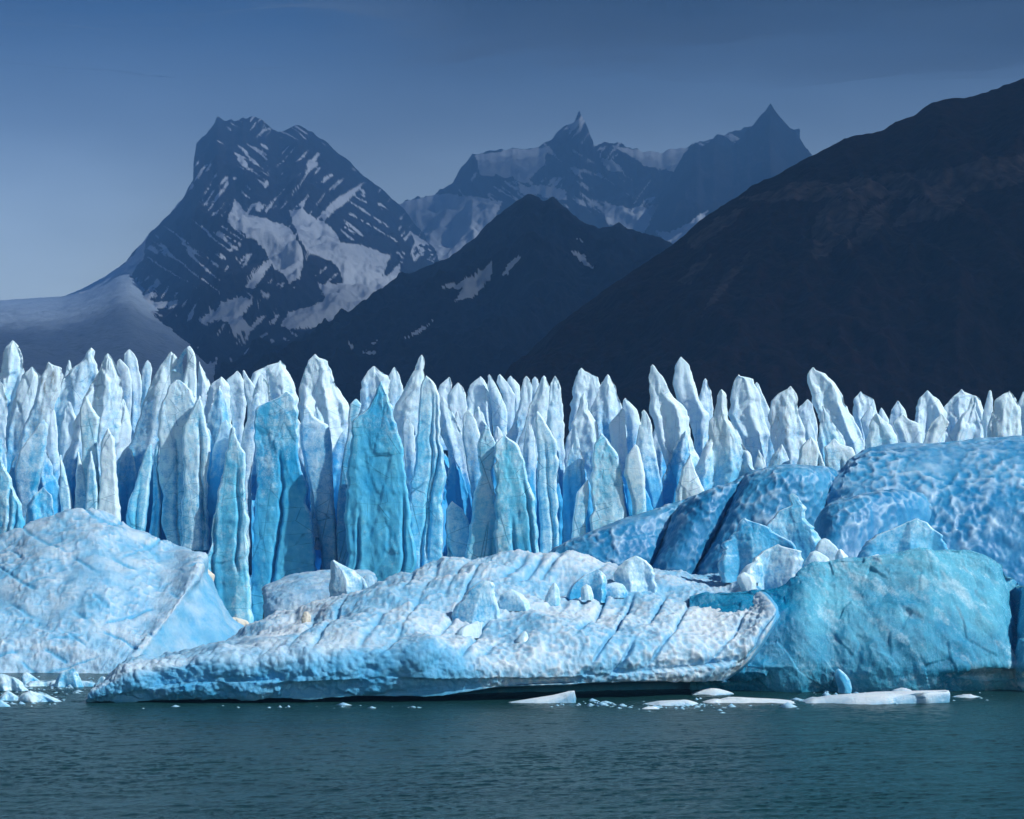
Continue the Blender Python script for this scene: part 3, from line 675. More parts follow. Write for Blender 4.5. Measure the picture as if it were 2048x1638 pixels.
S = [
 # left
 (520, [(880,-30,2),(930,-40,14),(980,-45,34),(1040,-50,52),(1075,-50,57),(1250,-60,70)], dict(w=0.1,wt=0.2,c=0.6)),
 (535, [(982,72,95),(990,62,106),(1010,50,110),(1060,48,112),(1260,45,112)], dict(w=0.15,wt=0.3,groove=0)),
 (540, [(797,168,174),(815,160,182),(835,157,199),(860,162,195),(900,165,195),(1040,158,202),(1250,150,210)], dict(w=0.2,wt=0.4,c=0.7)),
 (537, [(857,213,218),(880,205,228),(920,196,234),(980,195,240),(1045,190,243),(1250,185,250)], dict(w=0.45,wt=0.5)),
 (538, [(910,117,121),(930,116,128),(980,117,142),(1080,117,155),(1250,112,160)], dict(w=0.2,wt=0.3)),
 (536, [(902,178,184),(930,172,192),(1000,170,198),(1080,165,202),(1250,165,202)], dict(w=0.3,wt=0.4)),
 (539, [(905,152,160),(940,148,172),(1080,140,185),(1250,138,190)], dict(w=0.25,wt=0.3)),
 (545, [(890,295,304),(905,285,308),(940,275,308),(1000,255,300),(1050,250,290),(1110,240,283),(1255,235,280)], dict(w=0.1,wt=0.2,c=0.75)),
 (551, [(884,314,320),(900,308,318),(940,304,316),(1010,303,325),(1100,290,318),(1255,283,315)], dict(w=0.05,wt=0.2)),
 (575, [(708,338,345),(730,320,350),(770,300,352),(820,282,345),(880,262,330),(920,245,310),(960,243,290),(1150,240,285)], dict(w=0.45)),
 (552, [(770,340,372),(820,318,400),(860,312,410),(920,314,415),(1000,322,416),(1100,328,414),(1255,332,412)], dict(w=0.25,wt=0.5)),
 (560, [(698,372,384),(705,373,388),(720,374,391),(760,366,394),(800,360,393),(840,355,396),(880,350,400),(1000,350,405)], dict(w=0.5,k=0.4,jit=0.4)),
 (563, [(712,342,352),(730,338,364),(760,340,366),(800,340,370),(900,335,372)], dict(w=0.4,k=0.4)),
 (548, [(792,398,404),(815,388,408),(850,370,416),(880,360,420),(930,366,420),(1000,362,418),(1100,360,418)], dict(w=0.4)),
 (620, [(696,183,188),(702,178,192),(715,168,188),(725,160,190),(740,140,193),(770,120,190),(800,110,180),(830,80,165),(860,72,150),(900,70,140),(1000,60,130)], dict(w=0.55)),
 (590, [(713,208,222),(730,200,230),(760,190,240),(790,170,242),(830,155,240),(880,140,235),(930,125,225),(1000,110,215),(1120,100,215)], dict(w=0.6)),
 (630, [(722,235,245),(735,232,258),(760,240,264),(800,243,264),(830,245,262),(900,240,262),(1000,240,262)], dict(w=0.6,dirt=0.5)),
 (650, [(708,248,268),(722,246,276),(750,252,282),(790,262,284),(830,262,280),(950,250,285)], dict(w=0.5)),
 (660, [(726,290,300),(740,284,304),(780,283,300),(850,280,300)], dict(w=0.5)),
 (640, [(687,18,30),(697,10,38),(715,4,46),(745,0,50),(770,-15,50),(850,-40,40),(950,-40,30)], dict(w=0.6)),
 (615, [(740,60,68),(750,45,78),(775,40,75),(830,20,70),(880,5,65),(1000,-10,50)], dict(w=0.55)),
 (605, [(727,92,98),(735,90,120),(755,80,126),(790,72,120),(830,60,105),(880,40,90),(1000,20,80)], dict(w=0.6,dirt=0.9)),
 (650, [(722,137,141),(745,130,146),(780,125,150),(850,110,150),(950,110,150)], dict(w=0.5)),
 (560, [(850,75,95),(870,60,95),(900,40,92),(940,28,85),(980,32,75),(1010,40,75),(1200,30,90)], dict(w=0.3)),
 (600, [(770,-10,8),(800,-25,15),(860,-30,12),(1000,-40,10),(1150,-40,10)], dict(w=0.5)),
 # centre
 (640, [(724,397,401),(740,394,408),(760,394,418),(785,392,425),(900,385,430)], dict(w=0.55)),
 (620, [(757,440,446),(765,425,455),(785,412,460),(830,410,465),(1000,400,470)], dict(w=0.6)),
 (622, [(748,468,480),(760,452,487),(800,455,495),(850,465,488),(1000,460,490)], dict(w=0.7)),
 (585, [(772,438,441),(800,425,450),(830,412,458),(860,412,462),(900,415,460),(1100,418,460)], dict(w=0.25,wt=0.3)),
 (605, [(725,555,562),(732,530,570),(745,505,578),(765,500,584),(790,505,592),(830,510,596),(1000,500,598)], dict(w=0.6)),
 (600, [(742,485,489),(755,484,497),(775,487,512),(810,495,515),(1000,495,515)], dict(w=0.55)),
 (595, [(755,518,528),(770,512,538),(800,505,542),(820,500,550),(950,500,550)], dict(w=0.6)),
 (548, [(795,560,590),(812,520,594),(822,511,596),(860,508,598),(950,508,610),(1020,508,622),(1100,505,635),(1200,500,640),(1260,498,640)], dict(w=0.0,wt=0.35,c=0.35,k=0.4)),
 (562, [(790,510,520),(820,500,518),(850,490,512),(900,480,508),(960,478,505),(1150,480,503)], dict(w=0.45,dirt=0.4)),
 (544, [(857,462,470),(880,455,475),(905,448,490),(950,438,492),(1000,430,496),(1050,425,500),(1100,415,503),(1180,405,506),(1265,400,510)], dict(w=0.2,wt=0.35,c=0.8,k=0.4)),
 (570, [(850,440,462),(900,425,462),(1000,415,450),(1150,410,440)], dict(w=0.2)),
 (590, [(716,626,634),(720,620,650),(735,612,656),(760,606,668),(790,598,682),(810,596,700),(835,600,704),(870,610,700),(920,610,695),(1100,610,700)], dict(w=0.65,dirt=0.25)),
 (556, [(812,610,614),(835,603,630),(850,598,655),(880,600,662),(930,605,668),(1000,622,672),(1060,636,676),(1150,640,680),(1260,640,685)], dict(w=0.25,wt=0.4,c=0.55)),
 (562, [(815,632,636),(830,628,645),(850,625,652),(900,620,660),(1100,620,660)], dict(w=0.45)),
 (610, [(742,735,760),(755,728,778),(790,722,780),(850,715,790),(1000,715,790)], dict(w=0.5)),
 (612, [(737,784,794),(750,778,800),(780,775,806),(850,770,806),(1000,770,806)], dict(w=0.5)),
 (540, [(765,760,765),(790,748,775),(820,728,784),(845,705,794),(880,700,806),(930,694,812),(1000,690,818),(1060,690,826),(1120,690,832),(1200,690,832),(1265,690,830)], dict(w=0.02,wt=0.22,c=0.5,k=0.3,groove=0.5)),
 (552, [(808,700,722),(820,698,720),(870,693,705),(1000,672,705),(1150,670,700),(1260,668,700)], dict(w=0.15,wt=0.4)),
 (585, [(714,840,846),(725,836,849),(750,824,850),(780,808,852),(810,790,850),(840,782,840),(870,790,835),(1050,800,840)], dict(w=0.6,dirt=0.3)),
 (552, [(752,848,856),(770,842,872),(800,840,880),(850,836,882),(890,832,885),(950,825,895),(970,820,892),(1050,818,888),(1130,815,890),(1260,815,890)], dict(w=0.28,wt=0.25,c=0.8,k=0.4)),
 (565, [(843,808,820),(855,803,828),(880,806,830),(950,808,832),(1100,806,834)], dict(w=0.4,dirt=0.3)),
 (580, [(800,880,892),(830,880,910),(870,880,926),(900,895,932),(960,905,940),(1020,910,950),(1150,905,950)], dict(w=0.3,wt=0.5,c=0.3)),
 (572, [(826,930,945),(840,926,952),(870,924,962),(920,932,965),(1000,945,962),(1100,940,965)], dict(w=0.4)),
 (550, [(855,968,978),(875,962,990),(890,956,993),(920,952,992),(950,958,985),(990,945,990),(1050,935,1000),(1120,930,1000),(1260,925,1000)], dict(w=0.2,wt=0.25,c=0.9,k=0.35)),
 (547, [(875,1003,1018),(890,988,1035),(920,988,1048),(950,985,1058),(980,985,1068),(1040,985,1075),(1095,985,1085),(1255,985,1090)], dict(w=0.25,wt=0.2,c=0.85,k=0.3)),
 (553, [(1005,900,910),(1020,893,930),(1060,890,945),(1120,888,950),(1255,888,950)], dict(w=0.3,wt=0.2,c=0.8)),
 (640, [(757,896,900),(770,880,902),(800,870,904),(900,870,905)], dict(w=0.65)),
 (625, [(775,905,925),(790,895,932),(830,895,932),(950,900,930)], dict(w=0.65)),
 (650, [(755,958,966),(770,940,975),(800,932,985),(900,935,990)], dict(w=0.65)),
 (648, [(752,976,983),(770,972,992),(810,985,1012),(900,990,1015)], dict(w=0.65)),
 (660, [(752,997,1004),(765,993,1016),(790,1005,1030),(880,1010,1030)], dict(w=0.65)),
 (680, [(757,1015,1028),(770,1012,1040),(800,1020,1042),(880,1020,1042)], dict(w=0.65)),
 (600, [(758,1047,1056),(775,1042,1062),(820,1035,1064),(860,1020,1050),(900,995,1035),(930,988,1020),(1050,985,1020)], dict(w=0.4)),
 (670, [(759,1063,1076),(780,1060,1082),(830,1060,1080),(900,1060,1080)], dict(w=0.65)),
 (595, [(755,1086,1092),(775,1078,1098),(810,1060,1098),(850,1050,1090),(890,1035,1080),(950,1030,1070),(1080,1030,1070)], dict(w=0.6)),
 (598, [(754,1108,1112),(780,1098,1122),(820,1088,1126),(850,1085,1130),(1000,1085,1135)], dict(w=0.55)),
 (556, [(825,1072,1078),(850,1072,1092),(880,1072,1110),(920,1074,1120),(970,1072,1116),(1050,1076,1120),(1100,1076,1122),(1255,1076,1125)], dict(w=0.3,wt=0.3,c=0.7)),
 (575, [(850,1055,1062),(880,1048,1070),(950,1045,1070),(1150,1060,1075)], dict(w=0.5)),
 (565, [(878,1148,1156),(890,1142,1160),(920,1135,1168),(955,1122,1172),(975,1125,1175),(1000,1125,1170),(1200,1120,1170)], dict(w=0.4)),
 (560, [(960,1170,1180),(985,1150,1180),(1040,1142,1176),(1090,1140,1172),(1255,1138,1172)], dict(w=0.35)),
 # right
 (560, [(868,1200,1208),(885,1192,1220),(910,1182,1238),(960,1180,1246),(1010,1180,1252),(1060,1180,1258),(1255,1180,1260)], dict(w=0.4,wt=0.2,c=0.9)),
 (630, [(742,1160,1168),(755,1153,1195),(775,1145,1202),(800,1140,1195),(830,1138,1195),(950,1135,1190)], dict(w=0.55)),
 (610, [(753,1215,1222),(770,1203,1232),(800,1190,1240),(830,1180,1246),(860,1180,1250),(1000,1190,1250)], dict(w=0.45)),
 (592, [(790,1166,1170),(820,1155,1176),(850,1140,1195),(890,1140,1200),(1050,1150,1195)], dict(w=0.55)),
 (590, [(820,1240,1250),(850,1215,1250),(900,1225,1256),(930,1230,1258),(1100,1230,1260)], dict(w=0.6)),
 (640, [(800,1248,1255),(820,1245,1275),(850,1250,1280),(950,1255,1275)], dict(w=0.5)),
 (558, [(893,1268,1276),(910,1252,1285),(950,1245,1292),(1000,1260,1295),(1060,1265,1296),(1255,1265,1296)], dict(w=0.4,c=0.8)),
 (572, [(824,1284,1292),(850,1280,1304),(890,1272,1306),(940,1280,1318),(1000,1295,1326),(1060,1310,1335),(1200,1300,1340)], dict(w=0.5)),
 (585, [(733,1303,1308),(760,1298,1325),(790,1299,1345),(820,1298,1370),(850,1308,1380),(900,1318,1392),(930,1330,1404),(980,1340,1395),(1150,1330,1400)], dict(w=0.6,groove=1.6)),
 (620, [(716,1360,1366),(730,1353,1380),(770,1346,1392),(800,1355,1400),(830,1375,1418),(880,1390,1415),(1000,1385,1420)], dict(w=0.65)),
 (650, [(760,1408,1413),(785,1400,1422),(810,1390,1425),(900,1400,1425)], dict(w=0.65,dirt=0.3)),
 (568, [(782,1436,1446),(800,1430,1453),(840,1420,1458),(880,1415,1485),(920,1400,1505),(950,1390,1515),(990,1360,1520),(1100,1345,1530)], dict(w=0.6,dirt=0.2)),
 (558, [(910,1375,1385),(940,1358,1392),(980,1350,1410),(1150,1345,1415)], dict(w=0.45,c=0.8)),
 (600, [(752,1474,1480),(757,1470,1505),(780,1462,1515),(830,1458,1530),(870,1478,1540),(910,1490,1530),(1050,1480,1540)], dict(w=0.6)),
 (615, [(768,1510,1516),(790,1508,1526),(830,1515,1545),(870,1525,1550),(980,1530,1552)], dict(w=0.6)),
 (590, [(778,1575,1585),(786,1555,1590),(800,1543,1593),(830,1538,1594),(870,1545,1612),(900,1550,1620),(1050,1555,1620)], dict(w=0.65,dirt=0.9)),
 (590, [(741,1622,1634),(748,1617,1655),(765,1615,1668),(790,1622,1682),(820,1630,1695),(850,1640,1712),(880,1660,1725),(900,1670,1732),(1050,1660,1730)], dict(w=0.6,groove=0.2)),
 (575, [(813,1644,1650),(830,1640,1658),(860,1638,1675),(885,1636,1690),(1050,1636,1690)], dict(w=0.5)),
 (640, [(808,1605,1626),(820,1593,1630),(850,1600,1635),(950,1600,1635)], dict(w=0.7,dirt=0.4)),
 (600, [(840,1615,1620),(860,1605,1628),(900,1615,1640),(1000,1615,1640)], dict(w=0.5)),
 (640, [(787,1715,1725),(797,1708,1745),(830,1705,1755),(870,1715,1765),(960,1715,1765)], dict(w=0.65)),
 (620, [(815,1738,1745),(840,1720,1752),(875,1730,1750),(960,1730,1750)], dict(w=0.6)),
 (650, [(818,1760,1765),(840,1755,1778),(880,1760,1780),(960,1760,1780)], dict(w=0.65)),
 (575, [(830,1752,1760),(850,1742,1780),(880,1735,1795),(900,1730,1800),(1050,1720,1800)], dict(w=0.45)),
 (660, [(804,1792,1800),(820,1782,1812),(845,1778,1815),(950,1775,1815)], dict(w=0.7)),
 (590, [(840,1790,1820),(845,1785,1835),(870,1795,1845),(890,1805,1845),(1000,1800,1850)], dict(w=0.65,dirt=0.3)),
 (620, [(785,1852,1862),(800,1835,1880),(830,1825,1895),(870,1825,1890),(980,1830,1890)], dict(w=0.65)),
 (585, [(833,1875,1890),(845,1860,1898),(870,1848,1885),(890,1842,1880),(1000,1840,1880)], dict(w=0.6,dirt=0.3)),
 (640, [(784,1912,1930),(795,1900,1960),(820,1885,1972),(860,1880,1970),(960,1880,1970)], dict(w=0.65)),
 (595, [(793,1943,1948),(820,1930,1950),(850,1910,1962),(885,1890,1965),(1000,1880,1970)], dict(w=0.6)),
 (600, [(783,1978,1983),(800,1972,1986),(830,1965,1985),(980,1960,1985)], dict(w=0.55)),
 (580, [(782,2018,2022),(800,1990,2035),(830,1982,2042),(860,1975,2042),(890,1972,2040),(1020,1970,2045)], dict(w=0.65)),
 (600, [(785,2046,2070),(810,2036,2080),(850,2042,2080),(980,2036,2080)], dict(w=0.6)),
 (560, [(875,1618,1625),(890,1605,1635),(930,1590,1650),(1050,1590,1660)], dict(w=0.5,dirt=0.4)),
 (560, [(888,1655,1680),(895,1645,1705),(910,1645,1718),(1050,1650,1715)], dict(w=0.4)),
 (565, [(890,1560,1563),(910,1545,1575),(940,1535,1585),(1050,1535,1585)], dict(w=0.5)),
 (565, [(900,1515,1518),(925,1510,1530),(960,1505,1540),(1050,1505,1540)], dict(w=0.5)),
]
NOTED = {(1622, 741): 'thick leaning ice finger', (760, 765): 'broad smooth turquoise ice blade', (840, 714): 'slender ice spire with a needle tip', (1575, 778): 'pinnacle streaked with grey rock dust', (92, 727): 'low pinnacle with dirty grey top', (626, 716): 'tall white pinnacle standing clear of its neighbours'}
for i, (D, rows, kw) in enumerate(S):
    front = D < 563
    kw = dict(kw); fl_ = D < 561 and 'groove' not in kw or kw.get('k', 0.55) <= 0.4
    kw.pop('k', None); kw.pop('groove', None)
    if front:
        kw['back'] = 16.0; kw['w'] = kw['w'] - 0.1
        rows = [(y_, a_ + (3.0 if y_ > 900 else 0), b_ - (3.0 if y_ > 900 else 0)) for y_, a_, b_ in rows]
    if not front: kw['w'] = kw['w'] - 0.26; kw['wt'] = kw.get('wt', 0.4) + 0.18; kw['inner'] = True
    o = blade('ice_pinnacle', rows, D, M_WALL if front else M_TOP, glacier, seed=i + 1, origin=GO, flat=fl_, cracks=(2 if kw.pop('many', True) and fl_ else (1 if front else 0)), **kw)
    k_ = (rows[0][1], rows[0][0])
    if k_ in NOTED: o['label'] = NOTED[k_]
# thin arch joining the holed pinnacle's two horns
def tube(name, pts, radii, mat, parent, origin, w=0.5, n=14, seed=0):
    P = catmull(np.array([W(*p) for p in pts]), 26); R_ = catmull(np.array(radii)[:, None], 26)[:, 0]
    T = np.gradient(P, axis=0); T /= np.linalg.norm(T, axis=1)[:, None]
    A = np.cross(T, [0, 1, 0]); A /= np.linalg.norm(A, axis=1)[:, None]; B = np.cross(T, A)
    a = np.linspace(0, 2 * math.pi, n, endpoint=False)
    G = P[:, None] + R_[:, None, None] * (np.cos(a)[None, :, None] * A[:, None] + 1.3 * np.sin(a)[None, :, None] * B[:, None])
    G = G + 0.15 * fbm(G[..., 0], G[..., 1], G[..., 2], 3)[..., None]
    z = np.zeros(G.shape[:2])
    return mesh_obj(name, G.reshape(-1, 3) - np.array(origin), grid_faces(26, n, True, True), mat, parent, attrs={'w': z + w, 'c': z + 0.6, 'dirt': z})
tube('ice_arch', [(378, 700, 562), (371, 703, 562), (364, 713, 562), (359, 727, 563), (353, 745, 563)], [1.1, 0.55, 0.45, 0.8, 1.6], M_TOP, glacier, GO)

# pinnacles that carry on outside the frame and further up the glacier
rr = random.Random(4)
def generic(px, py, D, wpx, kw):
    b = 1000 if D > 590 else 1255
    sk = rr.uniform(-0.3, 0.3) * wpx
    rows = [(py, px - wpx * 0.05 + sk, px + wpx * 0.06 + sk), (py + 0.35 * wpx, px - wpx * 0.2 + sk * .8, px + wpx * 0.22 + sk * .8), (py + wpx, px - wpx * 0.36 + sk * .5, px + wpx * 0.38 + sk * .5), (py + 2.2 * wpx, px - wpx * 0.5, px + wpx * 0.5), (b, px - wpx * 0.6, px + wpx * 0.6)]
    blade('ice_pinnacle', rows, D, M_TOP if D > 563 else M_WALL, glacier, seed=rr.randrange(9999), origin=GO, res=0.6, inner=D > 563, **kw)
for x in range(-330, -20, 42):
    generic(x, rr.uniform(720, 800), rr.uniform(575, 640), rr.uniform(45, 75), dict(w=0.5))
    generic(x + 20, rr.uniform(850, 930), rr.uniform(545, 558), rr.uniform(50, 80), dict(w=0.2))
for x in range(2090, 2400, 42):
    generic(x, rr.uniform(770, 810), rr.uniform(575, 640), rr.uniform(45, 75), dict(w=0.6))
for x in range(10, 2060, 45):
    base = np.interp(x, [0, 700, 1000, 1500, 2048], [770, 800, 800, 830, 845])
    generic(x + rr.uniform(-10, 10), base + rr.uniform(15, 70), rr.uniform(595, 660), rr.uniform(28, 55), dict(w=0.55))

for x in range(-20, 1500, 62):                      # lower broken blades that fill the crevasses of the front
    generic(x + rr.uniform(-18, 18), np.interp(x, [0, 700, 1500], [880, 900, 890]) + rr.uniform(-40, 45), rr.uniform(566, 588), rr.uniform(45, 85), dict(w=0.05, c=0.3))

# the body of the glacier between and behind the pinnacles
def glacier_body():
    ys = np.concatenate([np.linspace(572, 700, 180), np.linspace(703, 1400, 70)]); xs = np.linspace(-175, 175, 420)
    Yg, Xg = np.meshgrid(ys, xs, indexing='ij')
    Xg = Xg * (1 + 0.0006 * (Yg - 566) ** 1.0)
    top = np.interp(Xg / Yg * F + CX, [-300, 0, 700, 1000, 1500, 2048, 2300], [52, 52, 46, 45, 44, 42, 42])
    rise = sstep(586, 650, Yg)
    Z = 6 + (top - 8) * rise + 0.012 * np.maximum(Yg - 640, 0)
    Z += 16 * (ridged(Xg * 0.075, Yg * 0.05, 3.0, 4) - 0.55) + 2.5 * fbm(Xg * 0.25, Yg * 0.2, 1.0, 3)
    Z = np.minimum(Z, CH + (HY - 800) / F * Yg)
    P = np.stack([Xg, Yg, Z], -1)
    P[0, :, 2] = -2
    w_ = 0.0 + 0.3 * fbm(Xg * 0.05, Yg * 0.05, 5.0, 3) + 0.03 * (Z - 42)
    c_ = 0.15 + 0.3 * fbm(Xg * 0.1, Yg * 0.1, 6.0, 3) + 0.02 * (Z - 42)  # bluer downwards: dense crevasse ice, with crevasse shade put into the colour
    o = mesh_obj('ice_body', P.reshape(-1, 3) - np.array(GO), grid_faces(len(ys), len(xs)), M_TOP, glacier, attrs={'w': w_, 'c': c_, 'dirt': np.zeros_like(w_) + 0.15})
    # rubble apron at the foot
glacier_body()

# ------------------------------------------------------------------ icebergs
def sheet(name, P, mat, w, c, dirt=None, parent=None, flip=False):
    z = np.zeros(P.shape[:2])
    if parent is not None and name == 'ice_body':       # a berg of one piece: the mesh itself is the thing
        o = mesh_obj('iceberg', P.reshape(-1, 3), grid_faces(P.shape[0], P.shape[1], flip=flip), mat, None, attrs={'w': w + z, 'c': c + z, 'dirt': z if dirt is None else dirt + z})
        o.location = parent.location
        for k_ in ('label', 'category', 'group'): o[k_] = parent[k_]
        bpy.data.objects.remove(parent)
        return o
    return mesh_obj(name, P.reshape(-1, 3), grid_faces(P.shape[0], P.shape[1], flip=flip), mat, parent, attrs={'w': w + z, 'c': c + z, 'dirt': z if dirt is None else dirt + z})

def dimples(P, size, seed=0, stretch=(1, 1, 1), warp=0.35):
    q = P / size
    wv = warp * fbm(q[..., 0] * 0.6, q[..., 1] * 0.6, q[..., 2] * 0.6 + seed, 2)
    f1, f2 = worley(q[..., 0] * stretch[0] + wv, q[..., 1] * stretch[1], q[..., 2] * stretch[2] + wv, seed)
    return np.minimum(f1, 0.9) ** 2, f2 - f1

def face_cam(P):
    N = grid_normals(P)
    s = np.sign((N[..., 1]).mean())          # toward the camera is -Y
    return N * (-s if s != 0 else 1)

# A: white rounded berg at the left
def berg_left():
    root = empty('iceberg', (*W(180, 1345, 335)[:2], 0))
    tag(root, 'broad white rounded iceberg with pitted sloping top beside the pinnacle wall', 'iceberg', 'large icebergs')
    cols = []
    cr = [(-140, [1352, 1290, 1230, 1180, 1130]), (0, [1350, 1280, 1205, 1130, 1075]), (90, [1348, 1275, 1190, 1105, 1034]), (190, [1347, 1270, 1180, 1095, 1022]),
          (270, [1346, 1280, 1195, 1115, 1056]), (345, [1345, 1285, 1210, 1135, 1086])]
    for x, ys in cr:
        xs = [x * 0.94, x * 0.97, x, x, x]
        if x > 200: xs = [x - (x - 200) * 0.75, x - (x - 200) * 0.5, x - (x - 200) * 0.25, x, x]
        col = [(xs[0], ys[0] + 12, 330)] + [(xs[i], ys[i], d) for i, d in enumerate((333, 340, 350, 364, 384))]
        col += [(x, ys[-1] + 60, 402), (x, 1340, 410)]
        cols.append(col)
    cols.append([(246, 1358, 331), (250, 1345, 334), (300, 1278, 340), (350, 1214, 348), (394, 1146, 358), (403, 1115, 372), (404, 1160, 390), (404, 1340, 400)])
    cols.append([(330, 1358, 338), (330, 1345, 341), (370, 1275, 347), (395, 1215, 354), (406, 1160, 364), (410, 1150, 376), (412, 1200, 390), (410, 1340, 400)])
    cols.append([(440, 1358, 346), (440, 1345, 349), (462, 1290, 354), (470, 1262, 358), (452, 1228, 366), (430, 1185, 378), (440, 1230, 390), (440, 1340, 400)])
    cols.append([(490, 1358, 356), (490, 1345, 360), (490, 1290, 364), (486, 1256, 366), (478, 1250, 372), (470, 1248, 380), (470, 1260, 390), (470, 1340, 400)])
    n, m = 460, 210
    P = loft(cols, n, m)
    N = face_cam(P)
    qx, qy = pix(P)
    crest = np.interp(qy, [1115, 1146, 1214, 1278, 1345], [403, 394, 350, 300, 250])
    white = sstep(8, -8, qx - crest)
    d1, e1 = dimples(P, 0.95, 2, (0.7, 1, 1.4))
    reg = sstep(-0.3, 0.25, fbm(qx * 0.012, qy * 0.018, 4.0, 3)) * sstep(1345, 1290, qy)
    d = 0.55 * (d1 - 0.35) * white * (0.2 + 0.8 * reg)
    # shallow straight furrows across the top
    a = qx * 0.52 - qy * 0.85
    fur = np.exp(-((np.mod(a + 9 * perlin(qx * 0.01, qy * 0.01, 2.0), 47) - 23) / 2.2) ** 2) * sstep(0.0, 0.3, perlin(qx * 0.012, qy * 0.02, 7.0))
    d -= 0.35 * fur * white
    a2 = qx * 0.3 + qy * 0.95
    fur2 = np.exp(-((np.mod(a2 + 12 * perlin(qx * 0.008, qy * 0.01, 5.0), 61) - 30) / 2.0) ** 2) * sstep(0.1, 0.35, perlin(qx * 0.01, qy * 0.02, 17.0))
    d -= 0.4 * fur2 * white
    d += 0.9 * fbm(P[..., 0] * 0.10, P[..., 1] * 0.1, P[..., 2] * 0.12, 3)
    # raised facet at the far left
    fac = in_poly(qx, qy, [(-200, 1080), (30, 1125), (92, 1190), (50, 1212), (10, 1180), (-200, 1230)])
    d += 0.25 * fbm(P[..., 0] * 0.7, P[..., 1] * 0.7, P[..., 2] * 0.9, 4) * white * sstep(1180, 1300, qy) + 0.06 * fbm(P[..., 0] * 1.8, P[..., 1] * 1.8, P[..., 2] * 1.8, 3)
    ridge = np.exp(-((qx - crest) / 7) ** 2)
    d += (0.18 + 0.35 * fbm(P[..., 0] * 0.8, P[..., 1] * 0.8, P[..., 2] * 0.8, 3)) * ridge
    P = P + N * d[..., None]
    w_ = 0.42 * white + 0.25 * (1 - white) + 0.2 * fbm(P[..., 0] * 0.15, P[..., 1] * 0.15, P[..., 2] * 0.15, 3) - 0.6 * (fur + fur2) * white + 0.25 * ridge + 0.5 * (d1 - 0.3) * white * reg
    P = P - np.array(root.location)
    sheet('ice_body', P, M_BERG, w_, 0.55, parent=root)
berg_left()

